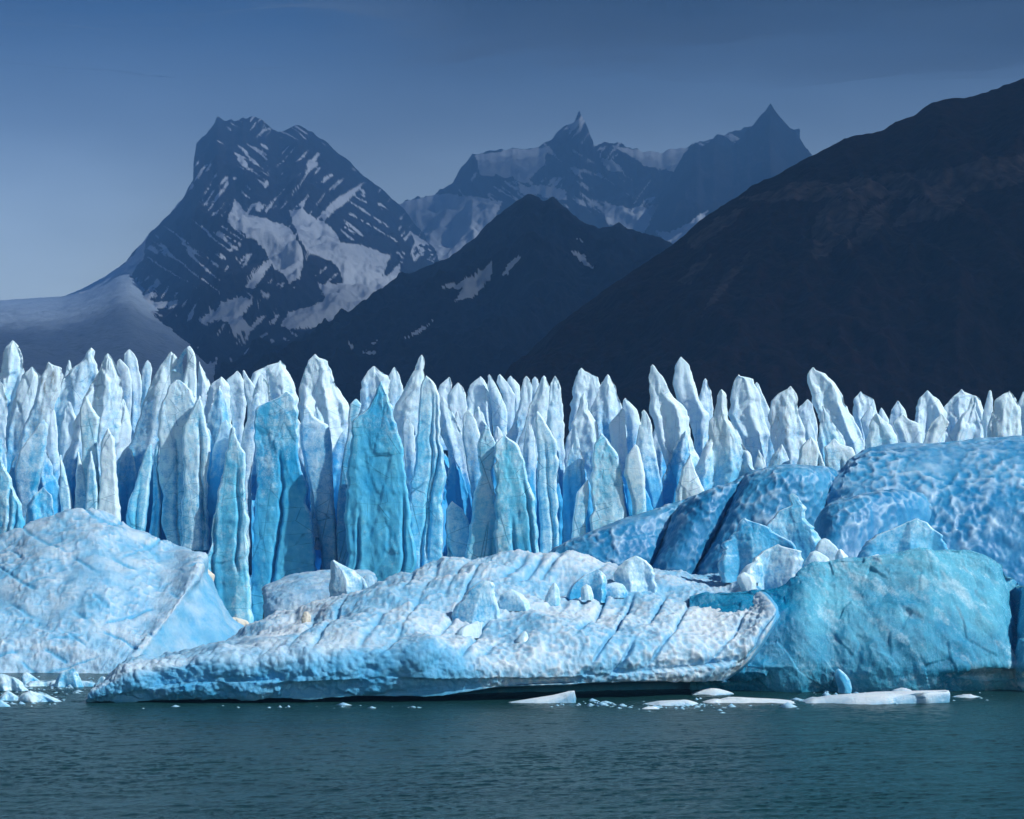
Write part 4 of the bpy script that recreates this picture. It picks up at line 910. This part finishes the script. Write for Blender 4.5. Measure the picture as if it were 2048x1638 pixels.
# B: long low berg in front
def berg_front():
    root = empty('iceberg', (*W(820, 1400, 275)[:2], 0))
    tag(root, 'long low iceberg with pitted furrowed white back and dark undercut waterline', 'iceberg', 'large icebergs')
    raw = [
     (268, [(172, 1402), (176, 1398), (182, 1394), (188, 1390), (196, 1386), (206, 1381)], 0.25),
     (267, [(255, 1400), (238, 1384), (228, 1358), (245, 1336), (278, 1328), (306, 1322)], 0.6),
     (267, [(385, 1396), (362, 1362), (350, 1322), (372, 1306), (420, 1297), (452, 1284)], 0.8),
     (267, [(535, 1393), (522, 1358), (528, 1322), (538, 1296), (550, 1263), (562, 1226)], 0.9),
     (268, [(690, 1389), (668, 1352), (650, 1306), (656, 1270), (680, 1226), (702, 1178)], 1.0),
     (269, [(885, 1385), (862, 1346), (826, 1286), (815, 1246), (828, 1191), (850, 1133)], 1.05),
     (272, [(1000, 1370), (992, 1336), (980, 1290), (978, 1250), (978, 1180), (986, 1104)], 1.1),
     (276, [(1165, 1363), (1155, 1326), (1148, 1276), (1142, 1236), (1132, 1186), (1122, 1110)], 1.1),
     (280, [(1312, 1359), (1312, 1316), (1312, 1266), (1307, 1226), (1302, 1182), (1297, 1140)], 1.0),
     (284, [(1438, 1358), (1462, 1316), (1478, 1268), (1468, 1230), (1450, 1192), (1440, 1150)], 0.85),
     (286, [(1446, 1362), (1500, 1318), (1549, 1234), (1536, 1200), (1512, 1178), (1492, 1160)], 0.6),
    ]
    off = [0, -0.4, 2.6, 9.5, 22, 40]; off_left = [1.5, 0.4, 1.2, 8.5, 22, 40]      # the left half of the front overhangs
    cols = []
    for D0, pts, k in raw:
        r2 = pts[0]
        yw = HY + CH * F / D0
        col = [(r2[0] + 22, yw + 14, D0 + 15 * k), (r2[0] + 18, min(r2[1] + 5, yw + 5), D0 + 13 * k), (r2[0] + 5, r2[1] + 3, D0 + 1.6 + 1.5 * k * float(1 - sstep(880, 1010, r2[0])))]
        ov = float(1 - sstep(880, 1010, r2[0]))
        col += [(x, y, D0 + (off_left[i] * ov + off[i] * (1 - ov)) * k) for i, (x, y) in enumerate(pts)]
        x, y = pts[-1]
        col += [(x + 6, y + 40, D0 + 52 * k), (x + 6, yw - 20, D0 + 58 * k)]
        cols.append(col)
    # broken end face, turning back
    last = cols[-1]
    cols.append([(x + 6, y, D + 3.5) for x, y, D in last])
    cols.append([(x - 30, y + 6, D + 14) for x, y, D in last])
    n, m = 820, 300
    P = loft(cols, n, m)
    N = face_cam(P)
    N[..., :] = np.where((N[..., 2:3] < -0.2) & (np.arange(m)[None, :, None] > 86), -N, N)
    qx, qy = pix(P)
    v = np.linspace(0, 1, m)[None, :] * np.ones((n, 1))
    topm = sstep(0.22, 0.34, v) * sstep(0.98, 0.90, v) * (sstep(0.85, 0.78, np.linspace(0, 1, n))[:, None] * 0.9 + 0.1)
    X, Y, Z = P[..., 0], P[..., 1], P[..., 2]
    # lumpy lower lip on the left, sun cups, diagonal furrows on the right
    d1, e1 = dimples(P, 0.85, 5, (1, 0.8, 1.0))
    d2, e2 = dimples(P, 2.6, 9, (0.8, 0.6, 1.0), 0.6)
    lump = sstep(1000, 700, qx) * sstep(1250, 1320, qy)
    d = topm * (-0.40 * (d1 - 0.35) * lump + 0.42 * (d1 - 0.35) * (1 - lump))
    d += topm * (0.8 * (0.4 - d2) * lump - 0.25 * (0.4 - d2) * (1 - lump))
    d += (1.5 * fbm(X * 0.075, Y * 0.06, Z * 0.12, 3) + 0.7 * (ridged((X + 0.7 * Y) * 0.07, Y * 0.03, Z * 0.08, 3) - 0.6)) * topm
    d += 0.12 * fbm(X * 1.4, Y * 1.2, Z * 1.6, 3) * topm
    def furrow(ang, per, wid, off, x0, x1, y0, y1, depth, wob=10):
        a = qx * math.cos(ang) + qy * math.sin(ang) + wob * perlin(qx * 0.012, qy * 0.012, off)
        f = np.mod(a + off * 13.7, per) - per / 2
        idx = np.floor((a + off * 13.7) / per)
        wgt = 0.35 + 0.65 * np.abs(np.sin(idx * 12.9898 + off) * 43758.5453 % 1.0)
        along = sstep(-0.25, 0.15, perlin(idx * 3.3, (-qx * math.sin(ang) + qy * math.cos(ang)) * 0.008, off + 2.0))
        reg = sstep(x0, x0 + 60, qx) * sstep(x1, x1 - 60, qx) * sstep(y0, y0 + 30, qy) * sstep(y1, y1 - 30, qy)
        return depth * np.exp(-(f / wid) ** 2) * reg * wgt * along, reg
    f1_, _ = furrow(0.62, 36, 4.5, 1.0, 560, 1010, 1090, 1330, 0.75)
    f2_, _ = furrow(0.55, 52, 4.0, 3.0, 1130, 1640, 1170, 1400, 1.0)
    f3_, _ = furrow(0.70, 26, 5.5, 6.0, 980, 1330, 1095, 1230, 0.9)
    d -= (f1_ + f2_ + f3_) * topm
    P = P + N * d[..., None]
    up = np.clip(N[..., 2], -1, 1)
    lipw = sstep(0.16, 0.30, v)
    w_ = (0.30 + 0.18 * up + 0.3 * fbm(X * 0.08, Y * 0.08, Z * 0.1, 3) - 0.55 * (f1_ + f2_ + f3_) + 0.55 * (d1 - 0.33) * (1 - lump)) * lipw  # blue shading of hollows and furrows is put into the colour
    w_ += 0.15 * sstep(1000, 1300, qx) * sstep(1180, 1240, qy) * lipw
    c_ = 0.6 * lipw + 0.05  # deep blue colour adds to the shade in the recess under the lip
    w_ = w_ - 0.45 * sstep(0.52, 0.40, v) * sstep(1010, 880, qx); c_ = c_ - 0.35 * sstep(0.52, 0.40, v) * sstep(1010, 880, qx)  # shade of the overhanging left face painted as darker, bluer ice
    endf = sstep(0.835, 0.85, np.linspace(0, 1, n))[:, None]
    w_ = w_ * (1 - endf); c_ = c_ * (1 - 0.6 * endf)
    dirt = 0.7 * sstep(1.0, 0.6, np.hypot((qx - 625) / 50, (qy - 1225) / 30)) + 0.5 * sstep(1.0, 0.5, np.hypot((qx - 955) / 14, (qy - 1300) / 12))
    P = P - np.array(root.location)
    sheet('ice_body', P, M_BERG, w_, c_, dirt, parent=root)
berg_front()

# C + D + E: the large blue berg group at the right
def berg_fresh():
    root = empty('iceberg', (*W(1760, 1388, 290)[:2], 0))
    tag(root, 'steep turquoise fresh fracture face of iceberg rising from the water', 'iceberg', 'large icebergs')
    top = [(1380, 1200, 299), (1470, 1182, 297), (1560, 1172, 296), (1612, 1142, 296.5), (1660, 1131, 297), (1740, 1122, 296), (1850, 1101, 296), (1940, 1105, 297), (2000, 1126, 298), (2032, 1165, 299), (2052, 1172, 297), (2110, 1160, 298), (2240, 1170, 302)]
    cols = []
    for i, (x, y, D) in enumerate(top):
        D0 = D - 9
        cave = 3.5 * math.exp(-((x - 1985) / 70) ** 2) + 2.0 * math.exp(-((x - 1460) / 90) ** 2)
        notch = 6.0 * math.exp(-((x - 2032) / 14) ** 2)
        yb = HY + CH * F / (D0)
        h = yb - y
        col = [(x, yb + 14, D0 + 2 + cave), (x, yb - 8, D0 + 1 + cave), (x, yb - 30, D0 + 0.5 + cave * 0.8), (x, yb - 52, D0 + 0.4), (x, y + h * 0.62, D0 + 1.5 + notch * .4), (x, y + h * 0.38, D0 + 3.4 + notch * .7), (x, y + h * 0.14, D - 2.0 + notch), (x, y + 2, D + notch), (x, y - 1, D + 1.2 + notch), (x, y + 22, D + 9), (x, y + 60, D + 26), (x, yb, D + 30)]
        cols.append(col)
    n, m = 540, 240
    P = loft(cols, n, m)
    N = face_cam(P)
    N = np.where(N[..., 2:3] < -0.6, -N, N)
    qx, qy = pix(P)
    X, Y, Z = P[..., 0], P[..., 1], P[..., 2]
    d = 0.8 * fbm(X * 0.11, Y * 0.2, Z * 0.09, 3)
    d += 0.32 * (ridged(X * 0.22 + Z * 0.14, Y * 0.2, Z * 0.10 - X * 0.08, 3) - 0.55)
    d += 0.07 * fbm(X * 1.3, Y * 1.3, Z * 1.1, 4) + 0.25 * facets(X * 0.22 + Z * 0.1, Y * 0.22, Z * 0.12, 5)
    f1, f2 = worley(X * 0.55, Y * 0.55, Z * 0.4 + X * 0.2, 3)
    d -= 0.10 * f1
    P = P + N * d[..., None]
    streak = fbm(X * 0.30 + Z * 0.3, 0.0, Z * 0.10 - X * 0.08, 5, 2.3, 0.62)
    w_ = -0.02 + 0.32 * sstep(0.0, 0.6, streak) - 0.15 * f1 + 0.35 * sstep(5.5, 2.0, Z) * sstep(-0.5, 0.5, fbm(X * 0.3, 1.0, Z * 0.5, 3)) + 0.3 * sstep(0, 0.8, N[..., 2])
    w_ *= sstep(1560, 1640, qx) * 0.9 + 0.1
    c_ = 0.5 + 0.5 * fbm(X * 0.07, 2.0, Z * 0.08, 3) - 0.4 * sstep(1640, 1560, qx)
    P = P - np.array(root.location)
    sheet('ice_body', P, M_FRESH, w_, c_, parent=root)
berg_fresh()

def lobe(parent, name, cols, n, m, size, amp, seed, mat=None, w0=0.1, big=0.8):
    P = loft(cols, n, m)
    N = face_cam(P)
    X, Y, Z = P[..., 0], P[..., 1], P[..., 2]
    d1, e1 = dimples(P, size, seed, (1, 0.7, 1.0), 0.5)
    reg = 0.35 + 0.65 * sstep(-0.45, 0.15, fbm(X * 0.09, Y * 0.09, Z * 0.09 + seed, 3))
    reg = reg * sstep(0.0, 0.14, np.abs(np.linspace(1, 0, m))[None, :] - 0.12)
    d = amp * (d1 - 0.33) * reg + big * fbm(X * 0.09 + seed, Y * 0.09, Z * 0.1, 3) + 0.05 * fbm(X * 1.5, Y * 1.5, Z * 1.5, 3)
    P = P + N * d[..., None]
    w_ = w0 + 1.1 * (d1 - 0.30) * reg + 0.3 * np.clip(N[..., 2], 0, 1) + 0.15 * fbm(X * 0.2, Y * 0.2, Z * 0.2, 3)  # sky highlights painted as pale dimple rims
    c_ = 0.35 + 0.5 * (d1 - 0.33) * reg + 0.4 * fbm(X * 0.06, Y * 0.06, Z * 0.06 + seed, 3)  # dimple hollows painted deeper blue, as in shade
    return sheet(name, P - np.array(parent.location), mat or M_BLUE, w_, c_, parent=parent)

def berg_dimpled():
    root = empty('iceberg', (*W(1850, 1340, 345)[:2], 0))
    tag(root, 'huge smooth deep blue iceberg dimpled like scales under the pinnacles', 'iceberg', 'large icebergs')
    tp = [(1632, 1035, 352), (1655, 965, 350), (1690, 935, 350), (1722, 913, 352), (1800, 898, 354), (1900, 890, 356), (2000, 885, 357), (2100, 884, 358), (2220, 900, 360), (2330, 950, 362)]
    cols = []
    for x, y, D in tp:
        e = 5 * math.exp(-((x - 1632) / 30) ** 2)
        cols.append([(x, 1345, 326 + e), (x, 1240, 327 + e), (x, 1150, 329 + e), (x, y + (1150 - y) * 0.66, 331 + e), (x, y + (1150 - y) * 0.33, 337 + e), (x, y + 12, D - 6), (x, y, D), (x, y + 8, D + 8), (x, 1100, D + 20)])
    lobe(root, 'ice_dome', cols, 400, 230, 1.35, 0.62, 3, w0=0.1)
    tp = [(1622, 1085, 330), (1640, 1035, 326), (1668, 1008, 325), (1720, 992, 326), (1790, 982, 330), (1870, 985, 338)]
    cols = []
    for x, y, D in tp:
        cols.append([(x, 1345, D - 8), (x, 1230, D - 7), (x, 1150, D - 6), (x + 5, y + 45, D - 3), (x + 4, y + 10, D - 1), (x, y, D + 2), (x, y + 10, D + 10), (x, 1130, D + 16)])
    lobe(root, 'ice_lobe', cols, 160, 140, 1.35, 0.5, 8, w0=0.08, big=0.5)
berg_dimpled()

def berg_ridges():
    root = empty('iceberg', (*W(1380, 1330, 352)[:2], 0))
    tag(root, 'blue iceberg of three sloping dimpled ridges beside the huge dimpled one', 'iceberg', 'large icebergs')
    defs = [
      # left edge -> right edge, each (x_bottom, x_top, y_top, D)
      [(1040, 1060, 1140, 352), (1110, 1110, 1097, 346), (1170, 1172, 1066, 344), (1230, 1240, 1040, 344), (1282, 1320, 1014, 348), (1300, 1385, 992, 356), (1310, 1430, 978, 366)],
      [(1285, 1365, 1000, 352), (1300, 1395, 988, 344), (1335, 1430, 974, 341), (1375, 1465, 963, 343), (1392, 1492, 950, 350), (1398, 1510, 948, 360)],
      [(1385, 1478, 962, 348), (1400, 1500, 946, 340), (1440, 1540, 935, 337), (1500, 1580, 930, 336), (1560, 1625, 933, 338), (1610, 1662, 941, 344), (1640, 1680, 960, 354)],
    ]
    for i, df in enumerate(defs):
        cols = []
        for xb, xt, y, D in df:
            D = 343 + (D - 343) * 0.55
            yb = 1160
            col = [(xb, 1335, D - 9), (xb, 1240, D - 8), (xb, yb, D - 7)]
            for f_ in (0.33, 0.66, 0.92):
                col.append((xb + (xt - xb) * f_, yb + (y - yb) * f_, D - 7 + 5.5 * f_ ** 1.5))
            col += [(xt, y, D + 3), (xt, y + 14, D + 11), (xt, 1120, D + 18)]
            cols.append(col)
        lobe(root, 'ice_ridge', cols, 220, 170, 1.2, 0.5, 20 + i, w0=0.08, big=0.5)
berg_ridges()

# flat white slab behind the front berg
def berg_slab():
    root = empty('iceberg', (*W(610, 1240, 420)[:2], 0))
    tag(root, 'small flat topped pale iceberg behind the blue wedge block', 'iceberg', 'large icebergs')
    cols = []
    for x, y, e in ((526, 1185, 8), (532, 1174, 2), (560, 1163, 0), (620, 1151, 0), (690, 1146, 0), (745, 1150, 0), (752, 1160, 6)):
        cols.append([(x, 1310, 396 + e), (x, 1250, 397 + e), (x, y + 40, 400 + e), (x, y + 12, 408), (x, y, 420), (x, y + 6, 432), (x, 1290, 440)])
    P = loft(cols, 200, 120); N = face_cam(P)
    P = P + N * (0.5 * fbm(P[..., 0] * 0.15, P[..., 1] * 0.15, P[..., 2] * 0.3, 4) + 0.1 * fbm(P[..., 0], P[..., 1], P[..., 2], 3))[..., None]
    sheet('ice_body', P - np.array(root.location), M_BERG, 0.45 + 0.2 * fbm(P[..., 0] * 0.2, P[..., 1] * 0.2, P[..., 2] * 0.2, 3), 0.6, parent=root)
berg_slab()

# ------------------------------------------------------------------ blocks lying on the bergs, and floes
def block(label, rows, D, mat=None, seed=0, name='ice_block', cat='ice block', group='loose ice blocks on the bergs', **kw):
    r = sorted(rows)
    xm = (r[-1][1] + r[-1][2]) / 2
    org = W(xm, r[-1][0], D)
    if name == 'ice_block' and mat is None:
        a = dict(res=0.16, w=0.12, wt=0.2, c=0.5, chip=0.6, unit=0.3, ridge_w=18, depth=0.9, cap=0.3, jit=0.8)
        a.update({q: v for q, v in kw.items() if q not in ('rough', 'planes', 'p', 'k')})
        o = blade(name, rows, D, M_BLOCK, None, seed=seed, origin=org, **a)
    else:
        a = dict(res=0.14, rough=0.5, groove=0.0, planes=7, k=0.45, p=22, fs=0.25, w=0.2, wt=0.35, c=0.6, cap=0.12, jit=0.5)
        a.update(kw)
        o = tower(name, rows, D, mat or M_BLOCK, None, seed=seed, origin=org, **a)
    return tag(o, label, cat, group)

block('blue sided wedge of ice with white sloping back, tall left edge', [(1122,662,668),(1132,661,690),(1145,660,712),(1160,659,728),(1185,657,738),(1215,655,740)], 330, seed=201)
block('small pale ice lump tucked behind the blue wedge block', [(1152,728,744),(1160,722,747),(1180,720,746),(1195,720,746)], 338, seed=202, w=0.4)
block('pale jagged ice block with overhanging blue hollow on the front berg', [(1165,960,985),(1172,950,992),(1190,932,994),(1210,915,998),(1230,905,1002),(1250,900,1004),(1268,898,1004)], 286, seed=203, w=0.35)
block('round shouldered pale ice block with a flat top by the dimpled ridges', [(1115,1262,1285),(1122,1248,1296),(1140,1234,1306),(1160,1226,1310),(1178,1225,1312),(1195,1226,1310)], 303, seed=204, w=0.5)
block('thin low ice shelf at the foot of the round shouldered block', [(1168,1215,1245),(1174,1205,1250),(1185,1203,1255),(1195,1203,1255)], 300, seed=205, w=0.3)
block('bluish translucent ice chunk behind the small white cube', [(1142,1185,1200),(1150,1165,1208),(1165,1150,1212),(1182,1138,1212),(1205,1134,1212)], 299, seed=206)
block('small white cube of ice on the front berg', [(1172,1165,1180),(1176,1162,1184),(1188,1162,1186),(1200,1162,1186)], 296, seed=207, w=0.6, planes=4, p=20)
block('small pale pyramid of ice left of the white cube', [(1168,1105,1112),(1180,1098,1118),(1195,1090,1120),(1212,1086,1122)], 294, seed=208, w=0.4)
block('low pale ice hump beside the jagged block', [(1182,1012,1030),(1190,1000,1045),(1205,996,1058),(1222,996,1062)], 289, seed=209, w=0.45)
block('small white ice lump in front of the jagged block', [(1246,945,962),(1252,925,964),(1262,915,966),(1276,915,966)], 280.5, seed=210, w=0.6)
block('tiny white ice point on the front berg shoulder', [(1264,1046,1052),(1272,1038,1056),(1284,1030,1060)], 277, seed=211, w=0.6)
block('deep blue fronted ice block with curved pale rim', [(1040,1484,1494),(1050,1478,1520),(1065,1466,1555),(1085,1452,1585),(1110,1444,1602),(1135,1440,1606),(1165,1440,1606)], 312, seed=212, w=0.1, c=0.45, k=0.3)
block('tall knobbly ice spike between the two blue blocks', [(990,1580,1594),(1000,1577,1602),(1012,1578,1612),(1022,1555,1614),(1036,1545,1612),(1050,1530,1622),(1070,1527,1640),(1095,1530,1660),(1120,1530,1682),(1150,1530,1690)], 316, seed=213, w=0.2, c=0.8, k=0.28)
block('broad blue domed ice block with pale right end', [(1040,1828,1842),(1045,1810,1856),(1058,1780,1868),(1075,1748,1884),(1095,1722,1897),(1118,1708,1900),(1150,1706,1900)], 314, seed=214, w=0.12, c=0.55, k=0.3)
block('pale crumbling ice slab leaning before the blue fronted block', [(1092,1548,1560),(1102,1525,1600),(1120,1500,1604),(1140,1490,1604),(1165,1484,1600),(1185,1482,1598)], 304, seed=215, w=0.5)
block('flat pale ice slab edge below the leaning slab', [(1122,1510,1520),(1130,1492,1526),(1145,1480,1526),(1165,1476,1524)], 302, seed=216, w=0.45)
block('egg shaped white ice lump near the broken berg edge', [(1148,1480,1496),(1153,1475,1508),(1164,1476,1512),(1175,1480,1511),(1185,1482,1508)], 299, seed=217, w=0.7)
block('rounded pale ice lump under the knobbly spike', [(1080,1640,1658),(1092,1634,1672),(1108,1628,1682),(1130,1625,1690)], 310, seed=218, w=0.4)
block('cluster like pale ice lump on the fracture face rim', [(1105,1618,1640),(1115,1612,1655),(1128,1608,1665),(1145,1606,1670)], 304, seed=219, w=0.5)
block('small pale ice point on the rim of the fracture face', [(1100,1676,1684),(1112,1670,1695),(1128,1668,1700)], 302, seed=220, w=0.55)
block('low pale ice lump on the rim right of the small point', [(1112,1745,1765),(1120,1738,1780),(1135,1735,1785)], 299, seed=221, w=0.55)
block('stubby snowy ice post standing in the water at the fracture face', [(1340,1672,1682),(1350,1669,1694),(1362,1671,1700),(1376,1676,1704),(1392,1676,1704)], 287, seed=222, w=0.3, rough=0.9)
block('tan silty ice lump jutting from behind the white rounded iceberg', [(1133,398,408),(1140,396,418),(1150,398,430),(1162,402,428),(1178,405,422),(1195,405,415),(1230,405,420)], 392, mat=M_DIRTY, seed=223, w=0.4, rough=1.2, k=0.6)
block('low tan silty ice lump at the right foot of the white iceberg', [(1237,455,480),(1242,448,492),(1252,448,498),(1268,448,500)], 372, mat=M_DIRTY, seed=224, w=0.35, rough=1.2)
block('grey stone lump frozen into the front berg side', [(1224,608,616),(1230,604,622),(1240,604,622),(1250,604,620)], 291, mat=M_DIRTY, seed=225, w=0.2, rough=0.8)

def floe(label, rows, D, seed, **kw):
    kw.setdefault('thick', 3.0); kw.setdefault('w', 0.25)
    return block(label, rows, D, seed=seed, name='ice_floe', cat='ice floe', group='ice floating along the waterline', mat=M_BERG, cap=0.02, **kw)
floe('small tilted ice floe with raised square right end', [(1382,1138,1149),(1388,1118,1151),(1395,1085,1153),(1402,1020,1153),(1408,990,1153),(1416,990,1153)], 268, 301, thick=1.6)
floe('low thin ice floe below the dark undercut', [(1401,1345,1380),(1406,1300,1396),(1412,1285,1400),(1420,1285,1400)], 265, 302)
floe('long narrow white ice floe left of the largest floe', [(1394,1455,1480),(1398,1430,1540),(1403,1405,1585),(1408,1398,1597),(1416,1398,1597)], 268, 303)
floe('largest flat white ice floe below the fracture face', [(1381,1888,1897),(1386,1700,1899),(1392,1650,1900),(1400,1622,1900),(1408,1605,1898),(1416,1605,1896)], 269, 304, thick=5.0)
floe('faint low ice floe right under the blue broken end', [(1377,1415,1432),(1382,1395,1455),(1388,1382,1470),(1396,1382,1470)], 284, 305)
floe('white ice floe beside the dark cave at the water', [(1352,2022,2048),(1358,1990,2075),(1366,1960,2085),(1372,1948,2090),(1380,1948,2090)], 300, 306, thick=4)
floe('small white sliver of floating ice behind the largest floe', [(1376,1800,1812),(1380,1785,1822),(1386,1780,1825)], 284, 307)
floe('thin bright ice sliver right of the largest floe', [(1390,1925,1945),(1394,1912,1955),(1400,1910,1958)], 279, 308)
floe('small flat ice scrap below the long narrow floe', [(1414,1290,1312),(1418,1282,1322),(1424,1282,1322)], 259, 309, thick=1.2)
LF = [('big cracked pale ice lump at the left edge of the water', [(1350,-10,20),(1358,-25,38),(1370,-30,52),(1384,-30,56),(1396,-30,56)], 292),
      ('rounded ice lump left of the lone open water gap', [(1383,52,70),(1388,38,88),(1396,34,108),(1406,34,128),(1412,34,128)], 271),
      ('low bluish ice lump between the larger left lumps', [(1384,10,24),(1392,0,36),(1402,-8,38),(1412,-8,38)], 273),
      ('nearest pale ice scrap at the far left waterline', [(1402,-10,5),(1410,-20,18),(1418,-20,26),(1424,-20,26)], 262),
      ('upright pale ice block standing on the left floe', [(1338,140,155),(1345,118,158),(1358,112,164),(1372,108,168),(1384,108,168)], 300),
      ('small pointed ice lump left of the upright block', [(1347,46,58),(1355,42,70),(1366,40,84),(1376,40,86)], 303),
      ('little round ice lump just left of the front iceberg tip', [(1354,200,208),(1360,193,214),(1370,188,216),(1382,188,218)], 297),
      ('tiny ice bit beside the white iceberg foot', [(1349,222,230),(1354,214,240),(1362,212,246),(1370,212,246)], 308),
      ('flat pale ice floe under the upright block', [(1362,60,170),(1368,50,200),(1374,45,208),(1380,45,208)], 302)]
for i, (lb, rows, D) in enumerate(LF):
    org = W((rows[-1][1] + rows[-1][2]) / 2, rows[-1][0], D)
    o = blade('ice_floe', rows, D, M_BLOCK, None, seed=320 + i, origin=org, res=0.16, w=0.2, wt=0.2, c=0.6, unit=0.32, ridge_w=9, thick=1.6, cap=0.2)
    tag(o, lb, 'ice floe', 'ice floating along the waterline')

def brash():
    """small broken ice along the waterline, too many and too small to count"""
    rng = np.random.default_rng(11)
    V = []; Fc = []; n0 = 0
    oct_ = np.array([(1, 0, 0), (-1, 0, 0), (0, 1, 0), (0, -1, 0), (0, 0, 1), (0, 0, -1)], float)
    of = np.array([(0, 2, 4), (2, 1, 4), (1, 3, 4), (3, 0, 4), (2, 0, 5), (1, 2, 5), (3, 1, 5), (0, 3, 5)])
    spots = []
    for x, y, sx, sy, n in ((1350, 1412, 130, 9, 90), (1180, 1409, 90, 5, 30), (1560, 1403, 160, 7, 50), (1850, 1392, 140, 8, 50), (90, 1375, 110, 14, 120), (60, 1402, 60, 8, 50), (230, 1362, 60, 10, 50), (1700, 1390, 60, 5, 30), (600, 1414, 300, 3, 20)):
        spots += [(rng.normal(x, sx * 0.55), rng.normal(y, sy * 0.6)) for _ in range(n)]
    for px, py in spots:
        D = CH * F / max(py - HY, 200)
        r_ = rng.lognormal(-1.6, 0.6)
        c_ = np.array([(px - CX) / F * D, D, 0.02])
        v = oct_ * (r_ * np.array([rng.uniform(0.8, 2.4), rng.uniform(0.7, 1.6), rng.uniform(0.35, 0.8)])) * rng.uniform(0.7, 1.2, (6, 1))
        a = rng.uniform(0, 6.28); ca, sa = math.cos(a), math.sin(a)
        v = np.stack([v[:, 0] * ca - v[:, 1] * sa, v[:, 0] * sa + v[:, 1] * ca, v[:, 2]], -1) + c_
        V.append(v); Fc.append(of + n0); n0 += 6
    V = np.concatenate(V); z = np.zeros(len(V))
    o = mesh_obj('brash_ice', V, np.concatenate(Fc), M_BERG, attrs={'w': z + 0.35, 'c': z + 0.7, 'dirt': z}, smooth=False)
    tag(o, 'scattered bits of brash ice floating along the waterline', 'brash ice', kind='stuff')
brash()

# ------------------------------------------------------------------ air
def haze():
    x0, x1, y0, y1, z0, z1 = -9000, 9000, -300, 18500, -60, 3880
    v = [(x, y, z) for z in (z0, z1) for y in (y0, y1) for x in (x0, x1)]
    f = [(0, 2, 3, 1), (4, 5, 7, 6), (0, 1, 5, 4), (2, 6, 7, 3), (0, 4, 6, 2), (1, 3, 7, 5)]
    m, t, out = new_mat('mountain_air')
    pv = t.nodes.new('ShaderNodeVolumePrincipled')
    pv.inputs['Color'].default_value = (0.14, 0.36, 0.74, 1)
    pv.inputs['Density'].default_value = 0.9e-4
    pv.inputs['Anisotropy'].default_value = 0.0
    t.links.new(pv.outputs[0], out.inputs['Volume'])
    o = mesh_obj('haze', v, f, m, smooth=False)
    tag(o, 'thin blue mist filling the air before the mountains', 'haze', kind='stuff')
haze()

def cloud_deck():
    xs = np.linspace(-12000, 12000, 80); ys = np.linspace(-800, 18500, 110)
    Yg, Xg = np.meshgrid(ys, xs, indexing='ij')
    Yg = Yg + 60 * fbm(Xg * 0.0007, 3.0, 0.0, 3) * (1 - (Yg + 800) / 19300)
    edge = np.minimum(1, np.minimum((Yg + 800) / 300, (18500 - Yg) / 4500)); edge = np.clip(np.minimum(edge, np.minimum((Xg + 12000) / 1500, (12000 - Xg) / 1500)), 0.02, 1)
    n1 = fbm(Xg * 0.0006, Yg * 0.0006, 1.0, 4); n2 = fbm(Xg * 0.0005, Yg * 0.0005, 8.0, 3)
    zb = 3920 + 110 * np.clip(n1 + 0.5, 0, 2) + 250 * (1 - edge)
    zt = zb + (np.interp(Yg, [0, 5000, 8000, 12500, 14500, 17000, 21500], [820, 740, 150, 150, 800, 600, 120]) * (1 + 0.35 * n2)) * edge  # thickness shaped to shade the near hills and let sun into far haze
    zt = zb + (zt - zb) * (1 - 0.97 * sstep(900, -1800, Xg) * sstep(4500, 10000, Yg))
    V = np.concatenate([np.stack([Xg, Yg, zb], -1).reshape(-1, 3), np.stack([Xg, Yg, zt], -1).reshape(-1, 3)])
    n, m = Xg.shape; k = n * m
    f = [grid_faces(n, m, flip=True), grid_faces(n, m) + k]
    def side(idx, flip):
        a, b = idx[:-1], idx[1:]
        q = np.stack([a, b, b + k, a + k], -1)
        return q[:, ::-1] if flip else q
    I = np.arange(k).reshape(n, m)
    f += [side(I[0], False), side(I[-1], True), side(I[:, 0], True), side(I[:, -1], False)]
    mt, t, out = new_mat('storm_cloud')
    pv = t.nodes.new('ShaderNodeVolumePrincipled')
    pv.inputs['Color'].default_value = (0.27, 0.34, 0.43, 1)
    pv.inputs['Density'].default_value = 1.9e-3
    t.links.new(pv.outputs[0], out.inputs['Volume'])
    o = mesh_obj('cloud', V, np.concatenate(f), mt)
    tag(o, 'dark grey blue cloud deck hanging over the mountains', 'cloud', kind='stuff')
cloud_deck()
